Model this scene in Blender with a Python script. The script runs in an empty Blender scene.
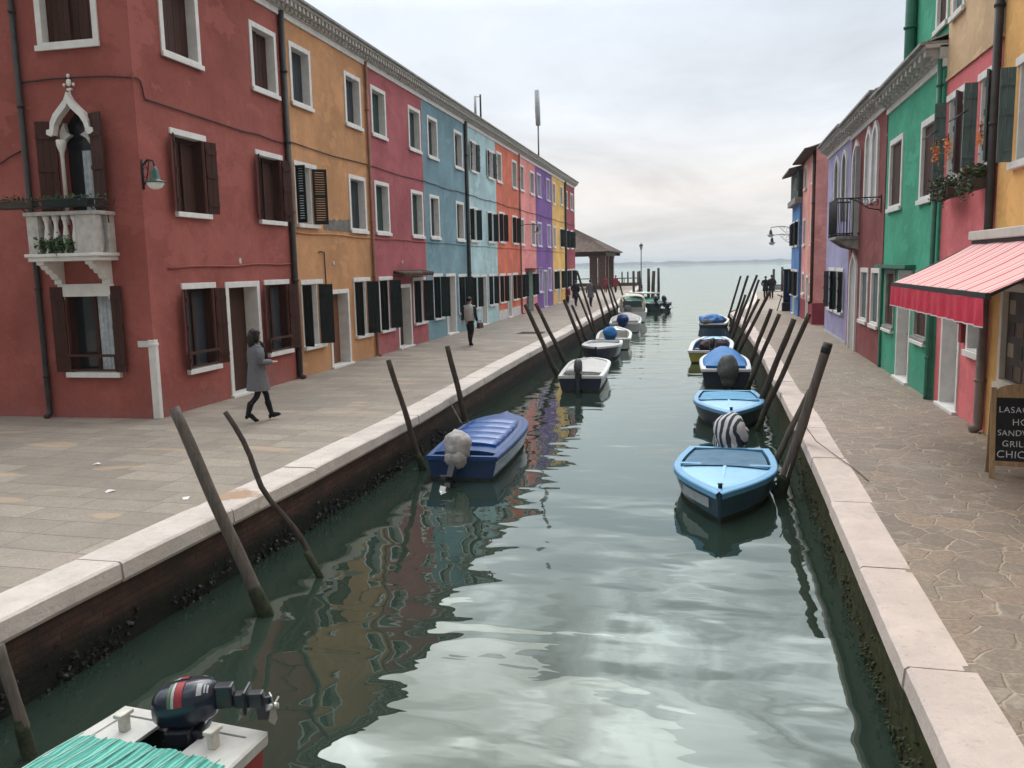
import bpy, bmesh, math, random
from mathutils import Matrix, Vector, noise as mnoise
random.seed(7)
R = math.radians
scene = bpy.context.scene
COL = scene.collection

# ------------------------------------------------------------------ camera
W_, H_ = 1024, 768
FPX = 860.0
cam_d = bpy.data.cameras.new("camera"); cam = bpy.data.objects.new("camera", cam_d); COL.objects.link(cam)
CX = Vector((0.97276671, -0.01022815, 0.23156059)); CY = Vector((0.23075964, 0.13666348, -0.9633655)); CZ = Vector((-0.02179242, 0.99056473, 0.13530193))
cam.matrix_world = Matrix(((CX[0], CX[1], CX[2], 0), (CY[0], CY[1], CY[2], 0), (CZ[0], CZ[1], CZ[2], 2.75), (0, 0, 0, 1)))
cam_d.sensor_fit = 'HORIZONTAL'; cam_d.sensor_width = 36.0; cam_d.lens = 36.0 * FPX / W_
cam_d.clip_end = 20000; cam_d.clip_start = 0.1
scene.camera = cam
scene.view_settings.view_transform = 'Standard'; scene.view_settings.look = 'None'
scene.view_settings.exposure = 0.1; scene.view_settings.gamma = 1.0; scene.view_settings.use_curve_mapping = False

ZW = -0.82   # water level

# ------------------------------------------------------------------ node helpers
def nt_new(name):
    m = bpy.data.materials.new(name); m.use_nodes = True
    t = m.node_tree; b = t.nodes.get('Principled BSDF')
    return m, t, b
def N(t, typ, **kw):
    n = t.nodes.new(typ)
    for k, v in kw.items():
        if k in n.inputs: n.inputs[k].default_value = v
        else: setattr(n, k, v)
    return n
def L(t, a, b): t.links.new(a, b)
def pos(t, sx=1, sy=1, sz=1, rot=0, local=False):
    if local: src = N(t, 'ShaderNodeTexCoord').outputs['Object']
    else: src = N(t, 'ShaderNodeNewGeometry').outputs['Position']
    mp = N(t, 'ShaderNodeMapping'); mp.inputs['Scale'].default_value = (sx, sy, sz); mp.inputs['Rotation'].default_value = (0, 0, rot)
    L(t, src, mp.inputs['Vector']); return mp.outputs['Vector']
def nz(t, vec, scale, detail=4, rough=.55, dist=0):
    n = N(t, 'ShaderNodeTexNoise'); n.inputs['Scale'].default_value = scale; n.inputs['Detail'].default_value = detail
    n.inputs['Roughness'].default_value = rough; n.inputs['Distortion'].default_value = dist
    L(t, vec, n.inputs['Vector']); return n.outputs['Fac']
def ramp(t, fac, stops, interp='LINEAR'):
    r = N(t, 'ShaderNodeValToRGB'); r.color_ramp.interpolation = interp
    e = r.color_ramp.elements
    while len(e) > 1: e.remove(e[-1])
    e[0].position = stops[0][0]; c = stops[0][1]; e[0].color = (c, c, c, 1) if not hasattr(c, '__len__') else (*c, 1)
    for p, c in stops[1:]:
        x = e.new(p); x.color = (c, c, c, 1) if not hasattr(c, '__len__') else (*c, 1)
    L(t, fac, r.inputs['Fac']); return r.outputs['Color']
def mix(t, fac, a, b, mode='MIX'):
    m = N(t, 'ShaderNodeMix', data_type='RGBA', blend_type=mode)
    for s, v in ((m.inputs['Factor'], fac), (m.inputs[6], a), (m.inputs[7], b)):
        if hasattr(v, 'links'): L(t, v, s)
        elif hasattr(v, '__len__'): s.default_value = (*v, 1)
        else: s.default_value = v
    return m.outputs[2]
def math_(t, op, a, b=None, clamp=False):
    m = N(t, 'ShaderNodeMath', operation=op); m.use_clamp = clamp
    for s, v in zip(m.inputs, (a, b)):
        if v is None: continue
        if hasattr(v, 'links'): L(t, v, s)
        else: s.default_value = v
    return m.outputs[0]
def bump(t, b, h, dist=.01, strength=1.0):
    n = N(t, 'ShaderNodeBump'); n.inputs['Distance'].default_value = dist; n.inputs['Strength'].default_value = strength
    L(t, h, n.inputs['Height']); L(t, n.outputs['Normal'], b.inputs['Normal'])

_cache = {}
def paint(name, col, rough=.6, var=.18, scale=6, bmp=.0, bscale=60, metal=0, spec=.3, local=False, coat=0):
    if name in _cache: return _cache[name]
    m, t, b = nt_new(name)
    v = pos(t, local=local)
    f = nz(t, v, scale, 5, .6)
    c = mix(t, ramp(t, f, [(.3, 0), (.7, 1)]), [x * (1 - var) for x in col], [min(1, x * (1 + var)) for x in col])
    L(t, c, b.inputs['Base Color'])
    b.inputs['Roughness'].default_value = rough; b.inputs['Metallic'].default_value = metal
    b.inputs['Specular IOR Level'].default_value = spec; b.inputs['Coat Weight'].default_value = coat
    if bmp: bump(t, b, nz(t, v, bscale, 4), bmp)
    _cache[name] = m; return m
def plaster(name, col, worn=(.30, .27, .24), wornamt=.0, var=.21):
    m, t, b = nt_new(name)
    v = pos(t)
    big = nz(t, v, .55, 6, .65)
    st = nz(t, pos(t, 2.2, 2.2, .22), 1.0, 5, .6)
    fine = nz(t, v, 9, 5, .7)
    dk = [x * (1 - var * 1.3) for x in col]; lt = [min(1, x * (1 + var) + .012) for x in col]
    c = mix(t, ramp(t, big, [(.32, 0), (.68, 1)]), dk, lt)
    c = mix(t, ramp(t, st, [(.45, 0), (.75, .35)]), c, [min(1, x * .72 + .02) for x in col])
    c = mix(t, ramp(t, fine, [(.35, .25), (.6, 0)]), c, [x * .62 for x in col])
    rp_ = nz(t, pos(t, 1, 1, 1.6), .8, 5, .62, .4)
    c = mix(t, ramp(t, rp_, [(.565, 0), (.585, .55)]), c, [min(1, x * 1.14 + .012) for x in col])
    c = mix(t, ramp(t, rp_, [(.36, .45), (.40, 0)]), c, [x * .80 for x in col])
    sp = N(t, 'ShaderNodeSeparateXYZ'); L(t, v, sp.inputs[0])
    salt = math_(t, 'ADD', sp.outputs['Z'], math_(t, 'MULTIPLY', nz(t, pos(t, 1, 1, .7), 1.1, 6, .68), 2.6))
    c = mix(t, ramp(t, math_(t, 'DIVIDE', salt, 3.0), [(.40, .42), (.54, 0)]), c, [x * .72 + .085 for x in col])
    # small chips where the lime shows
    ch = nz(t, v, 3.1, 8, .72)
    c = mix(t, ramp(t, ch, [(.70 - wornamt, 0), (.735 - wornamt, .55)]), c, worn)
    L(t, c, b.inputs['Base Color']); b.inputs['Roughness'].default_value = .92; b.inputs['Specular IOR Level'].default_value = .2
    h = math_(t, 'ADD', math_(t, 'MULTIPLY', nz(t, v, 4, 6, .6), 1.0), math_(t, 'MULTIPLY', nz(t, v, 45, 4), .35))
    bump(t, b, h, .018)
    return m
def wood(name, col, rough=.7, axis='z', var=.35, scale=1.0):
    if name in _cache: return _cache[name]
    m, t, b = nt_new(name)
    s = dict(z=(14, 14, .8), x=(.8, 14, 14), y=(14, .8, 14))[axis]
    v = pos(t, *[k * scale for k in s])
    f = nz(t, v, 1.6, 6, .65, .6)
    g = nz(t, pos(t), 2.3, 4)
    c = mix(t, ramp(t, f, [(.3, 0), (.7, 1)]), [x * (1 - var) for x in col], [min(1, x * (1 + var)) for x in col])
    c = mix(t, ramp(t, g, [(.4, 0), (.8, .4)]), c, [x * .55 + .01 for x in col])
    L(t, c, b.inputs['Base Color']); b.inputs['Roughness'].default_value = rough; b.inputs['Specular IOR Level'].default_value = .25
    bump(t, b, f, .006)
    _cache[name] = m; return m

# ------------------------------------------------------------------ mesh builder
class MB:
    def __init__(s): s.v = []; s.f = []; s.mi = []; s.cur = 0; s.sm = []; s.smooth = False
    def add(s, vs, fs):
        o = len(s.v); s.v += [tuple(p) for p in vs]
        for f in fs: s.f.append([i + o for i in f]); s.mi.append(s.cur); s.sm.append(s.smooth)
        return s
    def box(s, x0, x1, y0, y1, z0, z1, xf=None):
        if x0 > x1: x0, x1 = x1, x0
        if y0 > y1: y0, y1 = y1, y0
        if z0 > z1: z0, z1 = z1, z0
        vs = [(x0, y0, z0), (x1, y0, z0), (x1, y1, z0), (x0, y1, z0), (x0, y0, z1), (x1, y0, z1), (x1, y1, z1), (x0, y1, z1)]
        if xf: vs = [xf @ Vector(p) for p in vs]
        return s.add(vs, [(0, 3, 2, 1), (4, 5, 6, 7), (0, 1, 5, 4), (1, 2, 6, 5), (2, 3, 7, 6), (3, 0, 4, 7)])
    def tube(s, pts, r, n=8, cap=True, squash=1.0):
        pts = [Vector(p) for p in pts]; k = len(pts)
        rs = r if hasattr(r, '__len__') else [r] * k
        vs = []; ref = None
        for i, p in enumerate(pts):
            d = (pts[min(i + 1, k - 1)] - pts[max(i - 1, 0)]).normalized()
            if ref is None: ref = Vector((1, 0, 0)) if abs(d.x) < .8 else Vector((0, 1, 0))
            a = d.cross(ref).normalized(); b = d.cross(a).normalized(); ref = b.cross(d) if abs(b.cross(d).dot(ref)) > .1 else ref
            for j in range(n):
                an = 2 * math.pi * j / n
                vs.append(p + a * math.cos(an) * rs[i] + b * math.sin(an) * rs[i] * squash)
        fs = []
        for i in range(k - 1):
            for j in range(n):
                j2 = (j + 1) % n; fs.append((i * n + j, i * n + j2, (i + 1) * n + j2, (i + 1) * n + j))
        if cap: fs.append(tuple(range(n))[::-1]); fs.append(tuple((k - 1) * n + j for j in range(n)))
        sm = s.smooth; s.smooth = True; s.add(vs, fs); s.smooth = sm
        return s
    def prism(s, poly, y0, y1, plane='xz'):
        n = len(poly)
        P = (lambda a, b, c: (a, c, b)) if plane == 'xz' else ((lambda a, b, c: (a, b, c)) if plane == 'xy' else (lambda a, b, c: (c, a, b)))
        vs = [P(a, b, y0) for a, b in poly] + [P(a, b, y1) for a, b in poly]
        fs = [tuple(range(n)), tuple(range(2 * n - 1, n - 1, -1))] + [(i, i + n, (i + 1) % n + n, (i + 1) % n) for i in range(n)]
        return s.add(vs, fs)
    def lathe(s, prof, c=(0, 0, 0), n=12, sy=1.0):
        vs = []
        for r, z in prof:
            for j in range(n):
                a = 2 * math.pi * j / n; vs.append((c[0] + r * math.cos(a), c[1] + r * math.sin(a) * sy, c[2] + z))
        fs = []
        for i in range(len(prof) - 1):
            for j in range(n):
                j2 = (j + 1) % n; fs.append((i * n + j, i * n + j2, (i + 1) * n + j2, (i + 1) * n + j))
        fs.append(tuple(range(n))[::-1]); fs.append(tuple((len(prof) - 1) * n + j for j in range(n)))
        sm = s.smooth; s.smooth = True; s.add(vs, fs); s.smooth = sm
        return s
    def blob(s, c, r, seed=0, amp=.2, sub=2, freq=2.0, flat=None):
        bm = bmesh.new(); bmesh.ops.create_icosphere(bm, subdivisions=sub, radius=1)
        vs = []
        for v in bm.verts:
            d = v.co.normalized(); k = 1 + amp * mnoise.noise(d * freq + Vector((seed * 3.1, seed * 1.7, 0)))
            p = Vector((c[0] + d.x * r[0] * k, c[1] + d.y * r[1] * k, c[2] + d.z * r[2] * k))
            if flat is not None and p.z < flat: p.z = flat
            vs.append(p)
        fs = [tuple(v.index for v in f.verts) for f in bm.faces]; bm.free()
        sm = s.smooth; s.smooth = True; s.add(vs, fs); s.smooth = sm
        return s
    def grid(s, rows):
        n = len(rows[0]); vs = [p for r in rows for p in r]
        fs = [(i * n + j, i * n + j + 1, (i + 1) * n + j + 1, (i + 1) * n + j) for i in range(len(rows) - 1) for j in range(n - 1)]
        return s.add(vs, fs)
    def build(s, name, mats, parent=None, bevel=0, loc=None, rz=0, recalc=True):
        me = bpy.data.meshes.new(name); me.from_pydata(s.v, [], s.f)
        for m in (mats if isinstance(mats, (list, tuple)) else [mats]): me.materials.append(m)
        me.polygons.foreach_set('material_index', s.mi); me.polygons.foreach_set('use_smooth', s.sm)
        if recalc:
            bm = bmesh.new(); bm.from_mesh(me); bmesh.ops.recalc_face_normals(bm, faces=bm.faces); bm.to_mesh(me); bm.free()
        me.update()
        o = bpy.data.objects.new(name, me); COL.objects.link(o)
        if parent: o.parent = parent
        if loc is not None: o.location = loc
        if rz: o.rotation_euler.z = rz
        if bevel:
            b = o.modifiers.new('bevel', 'BEVEL'); b.width = bevel; b.segments = 2; b.limit_method = 'ANGLE'; b.angle_limit = R(40)
        return o
def empty(name, loc=(0, 0, 0), rz=0):
    o = bpy.data.objects.new(name, None); COL.objects.link(o); o.location = loc; o.rotation_euler.z = rz; o.empty_display_size = .2
    return o
def tag(o, label=None, cat=None, group=None, kind=None):
    if label: o['label'] = label
    if cat: o['category'] = cat
    if group: o['group'] = group
    if kind: o['kind'] = kind
    return o

# ------------------------------------------------------------------ world and sun
SUN_AZ, SUN_EL = R(-22), R(46)      # azimuth from +Y, to the left
sd = Vector((math.sin(SUN_AZ) * math.cos(SUN_EL), math.cos(SUN_AZ) * math.cos(SUN_EL), math.sin(SUN_EL)))
wd = bpy.data.worlds.new("World"); scene.world = wd; wd.use_nodes = True
t = wd.node_tree; bg = t.nodes['Background']; bg.inputs['Strength'].default_value = .1
sky = N(t, 'ShaderNodeTexSky', sky_type='NISHITA'); sky.sun_disc = False; sky.sun_elevation = SUN_EL; sky.sun_rotation = SUN_AZ; sky.dust_density = 3
dirv = N(t, 'ShaderNodeTexCoord').outputs['Generated']
sep = N(t, 'ShaderNodeSeparateXYZ'); L(t, dirv, sep.inputs[0])
zc = math_(t, 'MAXIMUM', sep.outputs['Z'], 0.0)
# cloud deck coordinates: direction projected on a plane overhead
dv = N(t, 'ShaderNodeVectorMath', operation='DIVIDE')
cz = N(t, 'ShaderNodeCombineXYZ'); zz = math_(t, 'ADD', zc, .12)
for k in ('X', 'Y', 'Z'): L(t, zz, cz.inputs[k])
L(t, dirv, dv.inputs[0]); L(t, cz.outputs[0], dv.inputs[1])
mpn = N(t, 'ShaderNodeMapping'); mpn.inputs['Scale'].default_value = (1.0, .62, 0); mpn.inputs['Location'].default_value = (3.3, .4, 0); L(t, dv.outputs[0], mpn.inputs[0])
cl = nz(t, mpn.outputs[0], .8, 7, .6, .5)
cl2 = nz(t, mpn.outputs[0], 2.6, 6, .6, .4)
base = ramp(t, zc, [(0, (7.6, 7.75, 7.85)), (.03, (8.2, 8.1, 8.0)), (.08, (8.8, 8.45, 8.15)), (.15, (8.0, 8.4, 8.9)), (.27, (7.2, 7.85, 8.7)), (.34, (10.5, 11.1, 11.6)), (.42, (13.5, 14.2, 14.7)), (.6, (19.5, 20.3, 21)), (1.0, (25, 26, 27))])
cloudv = mix(t, 1.0, ramp(t, cl, [(.3, .84), (.5, 1.0), (.7, 1.09)]), ramp(t, cl2, [(.3, .95), (.7, 1.05)]), 'MULTIPLY')
deck = mix(t, 1.0, base, cloudv, 'MULTIPLY')
brk = ramp(t, nz(t, mpn.outputs[0], 2.6, 5, .55, .8), [(.36, .40), (.5, .95), (.63, 1.8)])
deck = mix(t, ramp(t, zc, [(.29, 0), (.40, 1)]), deck, mix(t, 1.0, deck, brk, 'MULTIPLY'))
dp = N(t, 'ShaderNodeVectorMath', operation='DOT_PRODUCT'); L(t, dirv, dp.inputs[0]); dp.inputs[1].default_value = sd
glow = math_(t, 'POWER', math_(t, 'MAXIMUM', dp.outputs['Value'], 0.0), 17.0)
deck = mix(t, glow, deck, mix(t, 1.0, deck, (2.2, 2.16, 2.08), 'MULTIPLY'))
col = mix(t, .96, sky.outputs[0], deck)
back = N(t, 'ShaderNodeMapRange'); back.inputs['From Min'].default_value = -.75; back.inputs['From Max'].default_value = .35; back.inputs['To Min'].default_value = .30; back.inputs['To Max'].default_value = 1.0
L(t, sep.outputs['Y'], back.inputs['Value'])
col = mix(t, back.outputs[0], (0, 0, 0), col)   # sky dimmed behind the camera to darken surfaces facing it
L(t, col, bg.inputs['Color'])
sl = bpy.data.lights.new("sun", 'SUN'); sl.energy = 0.5; sl.angle = R(44); sl.color = (1, .96, .9)
so = bpy.data.objects.new("sun", sl); COL.objects.link(so); so.rotation_euler = (-sd).to_track_quat('-Z', 'Y').to_euler(); so.location = (0, 0, 40)

# ------------------------------------------------------------------ materials
def paving_left():
    m, t, b = nt_new('trachyte_paving')
    v = pos(t)
    br = N(t, 'ShaderNodeTexBrick'); br.offset = .37; br.squash = .8; br.squash_frequency = 3
    for k, x in dict(Scale=1.0, **{'Mortar Size': .008, 'Mortar Smooth': .3, 'Brick Width': 1.15, 'Row Height': .46}).items(): br.inputs[k].default_value = x
    br.inputs['Color1'].default_value = (0.196, 0.162, 0.127, 1); br.inputs['Color2'].default_value = (0.337, 0.283, 0.222, 1); br.inputs['Mortar'].default_value = (0.104, 0.088, 0.070, 1)
    wv = N(t, 'ShaderNodeVectorMath', operation='ADD')
    off = N(t, 'ShaderNodeTexNoise'); off.inputs['Scale'].default_value = .6; L(t, v, off.inputs['Vector'])
    sc = N(t, 'ShaderNodeVectorMath', operation='SCALE'); sc.inputs['Scale'].default_value = .12; L(t, off.outputs['Color'], sc.inputs[0])
    L(t, pos(t, rot=R(2)), wv.inputs[0]); L(t, sc.outputs[0], wv.inputs[1]); L(t, wv.outputs[0], br.inputs['Vector'])
    c = mix(t, ramp(t, nz(t, v, .9, 6, .65), [(.35, 0), (.75, .6)]), br.outputs['Color'], (0.362, 0.305, 0.244))
    c = mix(t, ramp(t, nz(t, v, 5, 7, .7), [(.45, 0), (.7, .5)]), c, (0.178, 0.152, 0.124))
    c = mix(t, br.outputs['Fac'], c, (0.174, 0.152, 0.122))
    c = mix(t, ramp(t, nz(t, v, 26, 6, .75), [(.40, .4), (.6, 0)]), c, (0.120, 0.107, 0.092))
    c = mix(t, ramp(t, nz(t, v, .35, 4, .6, .6), [(.45, 0), (.62, .35)]), c, (0.156, 0.143, 0.124))
    # a few warmer replacement slabs
    c = mix(t, ramp(t, nz(t, pos(t, .9, 2.1, 1), .7, 1), [(.66, 0), (.69, .35)]), c, (0.502, 0.340, 0.195))
    L(t, c, b.inputs['Base Color']); b.inputs['Roughness'].default_value = .78
    h = math_(t, 'SUBTRACT', math_(t, 'MULTIPLY', nz(t, v, 22, 5), .4), br.outputs['Fac']); bump(t, b, h, .008)
    return m
def paving_right():
    m, t, b = nt_new('crazy_paving')
    v = pos(t)
    nzv = N(t, 'ShaderNodeTexNoise'); nzv.inputs['Scale'].default_value = 2.0; nzv.inputs['Detail'].default_value = 3; L(t, v, nzv.inputs['Vector'])
    sc = N(t, 'ShaderNodeVectorMath', operation='SCALE'); sc.inputs['Scale'].default_value = .22; L(t, nzv.outputs['Color'], sc.inputs[0])
    wv = N(t, 'ShaderNodeVectorMath', operation='ADD'); L(t, v, wv.inputs[0]); L(t, sc.outputs[0], wv.inputs[1])
    vo = N(t, 'ShaderNodeTexVoronoi', feature='DISTANCE_TO_EDGE'); vo.inputs['Scale'].default_value = 3.1; L(t, wv.outputs[0], vo.inputs['Vector'])
    vc = N(t, 'ShaderNodeTexVoronoi', feature='F1'); vc.inputs['Scale'].default_value = 3.1; L(t, wv.outputs[0], vc.inputs['Vector'])
    sepc = N(t, 'ShaderNodeSeparateColor'); L(t, vc.outputs['Color'], sepc.inputs[0])
    c = ramp(t, sepc.outputs[0], [(0, (0.189, 0.146, 0.110)), (.25, (0.276, 0.200, 0.142)), (.5, (0.236, 0.190, 0.149)), (.75, (0.343, 0.233, 0.152)), (1, (0.219, 0.172, 0.135))])
    c = mix(t, ramp(t, nz(t, v, 6, 7, .7), [(.35, 0), (.7, .7)]), c, (0.171, 0.139, 0.110))
    c = mix(t, ramp(t, nz(t, v, .7, 5, .6), [(.4, 0), (.75, .5)]), c, (0.366, 0.290, 0.215))
    c = mix(t, ramp(t, nz(t, v, 23, 6, .75), [(.42, .55), (.62, 0)]), c, (0.106, 0.090, 0.073))
    c = mix(t, ramp(t, nz(t, v, 2.6, 6, .7, .5), [(.55, 0), (.68, .55)]), c, (0.375, 0.323, 0.266))
    mort = ramp(t, vo.outputs['Distance'], [(.010, 1), (.040, 0)])
    c = mix(t, math_(t, 'MULTIPLY', mort, ramp(t, nz(t, v, 3, 4), [(.38, .22), (.66, .78)])), c, (0.425, 0.342, 0.254))
    L(t, c, b.inputs['Base Color']); b.inputs['Roughness'].default_value = .72
    h = math_(t, 'ADD', math_(t, 'MULTIPLY', mort, -.6), math_(t, 'MULTIPLY', nz(t, v, 14, 6), .9)); bump(t, b, h, .012)
    return m
def istrian(name='istrian_stone', stain=False, tint=(.555, .49, .44)):
    m, t, b = nt_new(name)
    v = pos(t)
    c = mix(t, ramp(t, nz(t, v, 1.3, 6, .6), [(.3, 0), (.7, 1)]), [x * .84 for x in tint], [min(1, x * 1.1) for x in tint])
    c = mix(t, ramp(t, nz(t, v, 11, 7, .72), [(.58, 0), (.72, .7)]), c, [x * .45 for x in tint])
    c = mix(t, ramp(t, nz(t, v, 4, 5, .7), [(.45, 0), (.80, .5)]), c, [x * .62 for x in tint])
    if stain:
        g = N(t, 'ShaderNodeVectorMath', operation='DISTANCE'); L(t, v, g.inputs[0]); g.inputs[1].default_value = (-5.85, 9.3, 0)
        f = math_(t, 'ADD', g.outputs['Value'], math_(t, 'MULTIPLY', nz(t, v, 2.2, 5), 1.3))
        c = mix(t, ramp(t, f, [(.85, .8), (1.6, 0)]), c, (.30, .17, .085))
    L(t, c, b.inputs['Base Color']); b.inputs['Roughness'].default_value = .8
    bump(t, b, math_(t, 'ADD', nz(t, v, 18, 7, .7), math_(t, 'MULTIPLY', nz(t, v, 3, 3), .8)), .015)
    return m
def quay_brick(name, algae, wet=(.012, .014, .010), top=-.50, brick1=(.115, .055, .040), brick2=(.065, .034, .026)):
    m, t, b = nt_new(name)
    geo = N(t, 'ShaderNodeNewGeometry').outputs['Position']
    sp = N(t, 'ShaderNodeSeparateXYZ'); L(t, geo, sp.inputs[0])
    cb = N(t, 'ShaderNodeCombineXYZ'); L(t, sp.outputs['Y'], cb.inputs[0]); L(t, sp.outputs['Z'], cb.inputs[1])
    br = N(t, 'ShaderNodeTexBrick'); br.inputs['Scale'].default_value = 1
    for k, x in {'Mortar Size': .007, 'Brick Width': .26, 'Row Height': .075, 'Mortar Smooth': .4}.items(): br.inputs[k].default_value = x
    br.inputs['Color1'].default_value = (*brick1, 1); br.inputs['Color2'].default_value = (*brick2, 1); br.inputs['Mortar'].default_value = (.05, .042, .036, 1)
    L(t, cb.outputs[0], br.inputs['Vector'])
    c = mix(t, ramp(t, nz(t, geo, 2.0, 6, .65), [(.42, 0), (.7, .85)]), br.outputs['Color'], (.035, .03, .024))
    zz = math_(t, 'ADD', sp.outputs['Z'], math_(t, 'MULTIPLY', math_(t, 'SUBTRACT', nz(t, geo, 1.6, 6, .7), .5), .34))
    mask = N(t, 'ShaderNodeMapRange'); mask.inputs['From Min'].default_value = top + .10; mask.inputs['From Max'].default_value = top - .08
    L(t, zz, mask.inputs['Value'])
    c = mix(t, mask.outputs[0], c, mix(t, ramp(t, nz(t, geo, 7, 6, .7), [(.35, 0), (.65, 1)]), wet, algae))
    L(t, c, b.inputs['Base Color']); b.inputs['Roughness'].default_value = .8; b.inputs['Specular IOR Level'].default_value = .15
    h = math_(t, 'ADD', math_(t, 'MULTIPLY', br.outputs['Fac'], -.4), math_(t, 'MULTIPLY', nz(t, geo, 12, 7, .75), 1.6)); bump(t, b, h, .03)
    return m
def water_mat():
    m = bpy.data.materials.new('canal_water'); m.use_nodes = True; t = m.node_tree
    for n in list(t.nodes): t.nodes.remove(n)
    out = N(t, 'ShaderNodeOutputMaterial')
    body = N(t, 'ShaderNodeBsdfDiffuse'); 
    g = N(t, 'ShaderNodeBsdfGlossy'); g.inputs['Roughness'].default_value = .0; g.inputs['Color'].default_value = (.88, .955, .915, 1)
    v1 = pos(t, .68, 1.0, 1, R(8)); v2 = pos(t, .95, 1.5, 1, R(-14)); v3 = pos(t, 1.6, 3.4, 1, R(4))
    a = nz(t, v1, .8, .4, .35, .5); bb = nz(t, v2, 1.5, 0, .3, .4); c3 = nz(t, v3, 2.4, .5, .5, .3)
    h = math_(t, 'ADD', math_(t, 'MULTIPLY', a, 1.0), math_(t, 'ADD', math_(t, 'MULTIPLY', bb, .30), math_(t, 'MULTIPLY', c3, .022)))
    bp = N(t, 'ShaderNodeBump'); bp.inputs['Strength'].default_value = 1; bp.inputs['Distance'].default_value = WATER_BUMP
    L(t, h, bp.inputs['Height'])
    body.inputs['Color'].default_value = (.020, .033, .024, 1)
    lw = N(t, 'ShaderNodeLayerWeight'); lw.inputs['Blend'].default_value = .5
    fr = math_(t, 'ADD', math_(t, 'MULTIPLY', math_(t, 'POWER', lw.outputs['Facing'], 3.35), .95), .035, True)
    L(t, bp.outputs['Normal'], g.inputs['Normal'])
    ms = N(t, 'ShaderNodeMixShader'); L(t, fr, ms.inputs['Fac']); L(t, body.outputs[0], ms.inputs[1]); L(t, g.outputs[0], ms.inputs[2])
    L(t, ms.outputs[0], out.inputs['Surface']); return m
WATER_BUMP = .033
def glass_mat():
    m, t, b = nt_new('dark_window_glass')
    b.inputs['Base Color'].default_value = (.018, .02, .022, 1); b.inputs['Roughness'].default_value = .06; b.inputs['Specular IOR Level'].default_value = .5
    v = pos(t); bump(t, b, nz(t, v, 2.5, 2), .004); return m
def tiles_mat():
    m, t, b = nt_new('terracotta_roof_tiles')
    v = pos(t)
    vo = N(t, 'ShaderNodeTexVoronoi'); vo.inputs['Scale'].default_value = 4; L(t, v, vo.inputs['Vector'])
    sp = N(t, 'ShaderNodeSeparateColor'); L(t, vo.outputs['Color'], sp.inputs[0])
    c = ramp(t, sp.outputs[0], [(0, (0.068, 0.040, 0.030)), (.4, (0.136, 0.079, 0.056)), (.7, (0.088, 0.066, 0.056)), (1, (0.218, 0.145, 0.106))])
    c = mix(t, ramp(t, nz(t, v, 2, 6, .7), [(.4, 0), (.7, .8)]), c, (0.051, 0.044, 0.036))
    L(t, c, b.inputs['Base Color']); b.inputs['Roughness'].default_value = .9
    return m

GLASS = glass_mat(); TILES = tiles_mat()
WHITE = paint('white_painted_stone', (.66, .64, .61), .7, .10, 5, .004, 40)
STONE = paint('weathered_pale_stone', (.46, .44, .41), .85, .22, 7, .006, 40)
GREYST = paint('grey_cornice_stone', (.25, .24, .225), .85, .3, 6, .006, 30)
BROWN = wood('brown_shutter_wood', (.050, .018, .012))
BROWN2 = wood('dark_door_wood', (.06, .024, .015))
RUSTWOOD = wood('red_brown_door_wood', (.20, .085, .045))
GREENSH = wood('black_green_shutter_paint', (.007, .014, .013), .5)
GREYGREEN = wood('grey_green_shutter_paint', (.10, .135, .125), .6)
DKWIN = wood('dark_slate_blind', (.035, .042, .05), .6)
GREENWIN = wood('deep_green_blind', (.028, .055, .05), .6)
CURT = paint('pale_net_curtain', (.42, .45, .47), .9, .25, 9)
GREYDOOR = paint('pale_grey_door_paint', (.40, .39, .385), .6, .08, 3)
IRON = paint('black_wrought_iron', (.018, .018, .02), .5, .3, 8)
PIPE = paint('dark_painted_pipe', (.035, .03, .028), .5, .3, 4)
PIPEB = paint('rust_brown_pipe', (.20, .10, .055), .6, .25, 4)
PIPEG = paint('galvanised_brown_pipe', (.20, .165, .15), .45, .2, 4)
CABLE = paint('dark_cable', (.055, .035, .035), .8, .2, 6)
POLE = wood('weathered_mooring_wood', (.055, .042, .034), .9, 'z', .5)
POLE2 = wood('grey_mooring_wood', (.105, .088, .074), .9, 'z', .45)
SKIN = paint('skin', (.42, .25, .19), .55, .06, 20)
HAIR = paint('dark_hair', (.015, .011, .010), .5, .3, 60)
BLACKCL = paint('black_cloth', (.012, .012, .014), .9, .2, 30)
NAVYCL = paint('navy_cloth', (.02, .024, .035), .9, .2, 30)
GREYCL = paint('grey_wool_coat', (.135, .135, .145), .95, .22, 45, .004, 120)
VESTCL = paint('pale_grey_quilted_vest', (.40, .38, .365), .8, .1, 20, .01, 25)
REDCL = paint('red_cloth', (.20, .03, .035), .85, .15, 20)
WHITEPL = paint('white_gelcoat', (.62, .62, .60), .3, .10, 4, coat=.3)

# ------------------------------------------------------------------ ground, quays, water
LI = [(-9, -5.62), (6, -5.58), (10.3, -5.46), (15, -5.47), (23, -5.76), (37, -6.1), (48, -6.42), (63, -6.85), (85, -8.0), (112, -9.33)]
RI = [(-9, 1.24), (5, 1.26), (14.5, 1.32), (20, 1.3), (29, 1.27), (39, 1.05), (48, .66), (57, 1.8), (66, 2.4), (82, 3.0)]
def interp(P, y):
    for (a, b), (c, d) in zip(P, P[1:]):
        if a <= y <= c: return b + (d - b) * (y - a) / (c - a)
    return P[0][1] if y < P[0][0] else P[-1][1]
wm = MB(); wm.add([(-2900, -300, ZW), (2900, -300, ZW), (2900, 6400, ZW), (-2900, 6400, ZW)], [(0, 1, 2, 3)])
tag(wm.build('water', water_mat()), kind='structure', label='calm green canal water opening onto the lagoon')
PAVL, PAVR = paving_left(), paving_right()
KERB = istrian('istrian_kerb_stone', True); KERBR = istrian('pink_istrian_kerb_stone', False, (.57, .475, .42))
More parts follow.
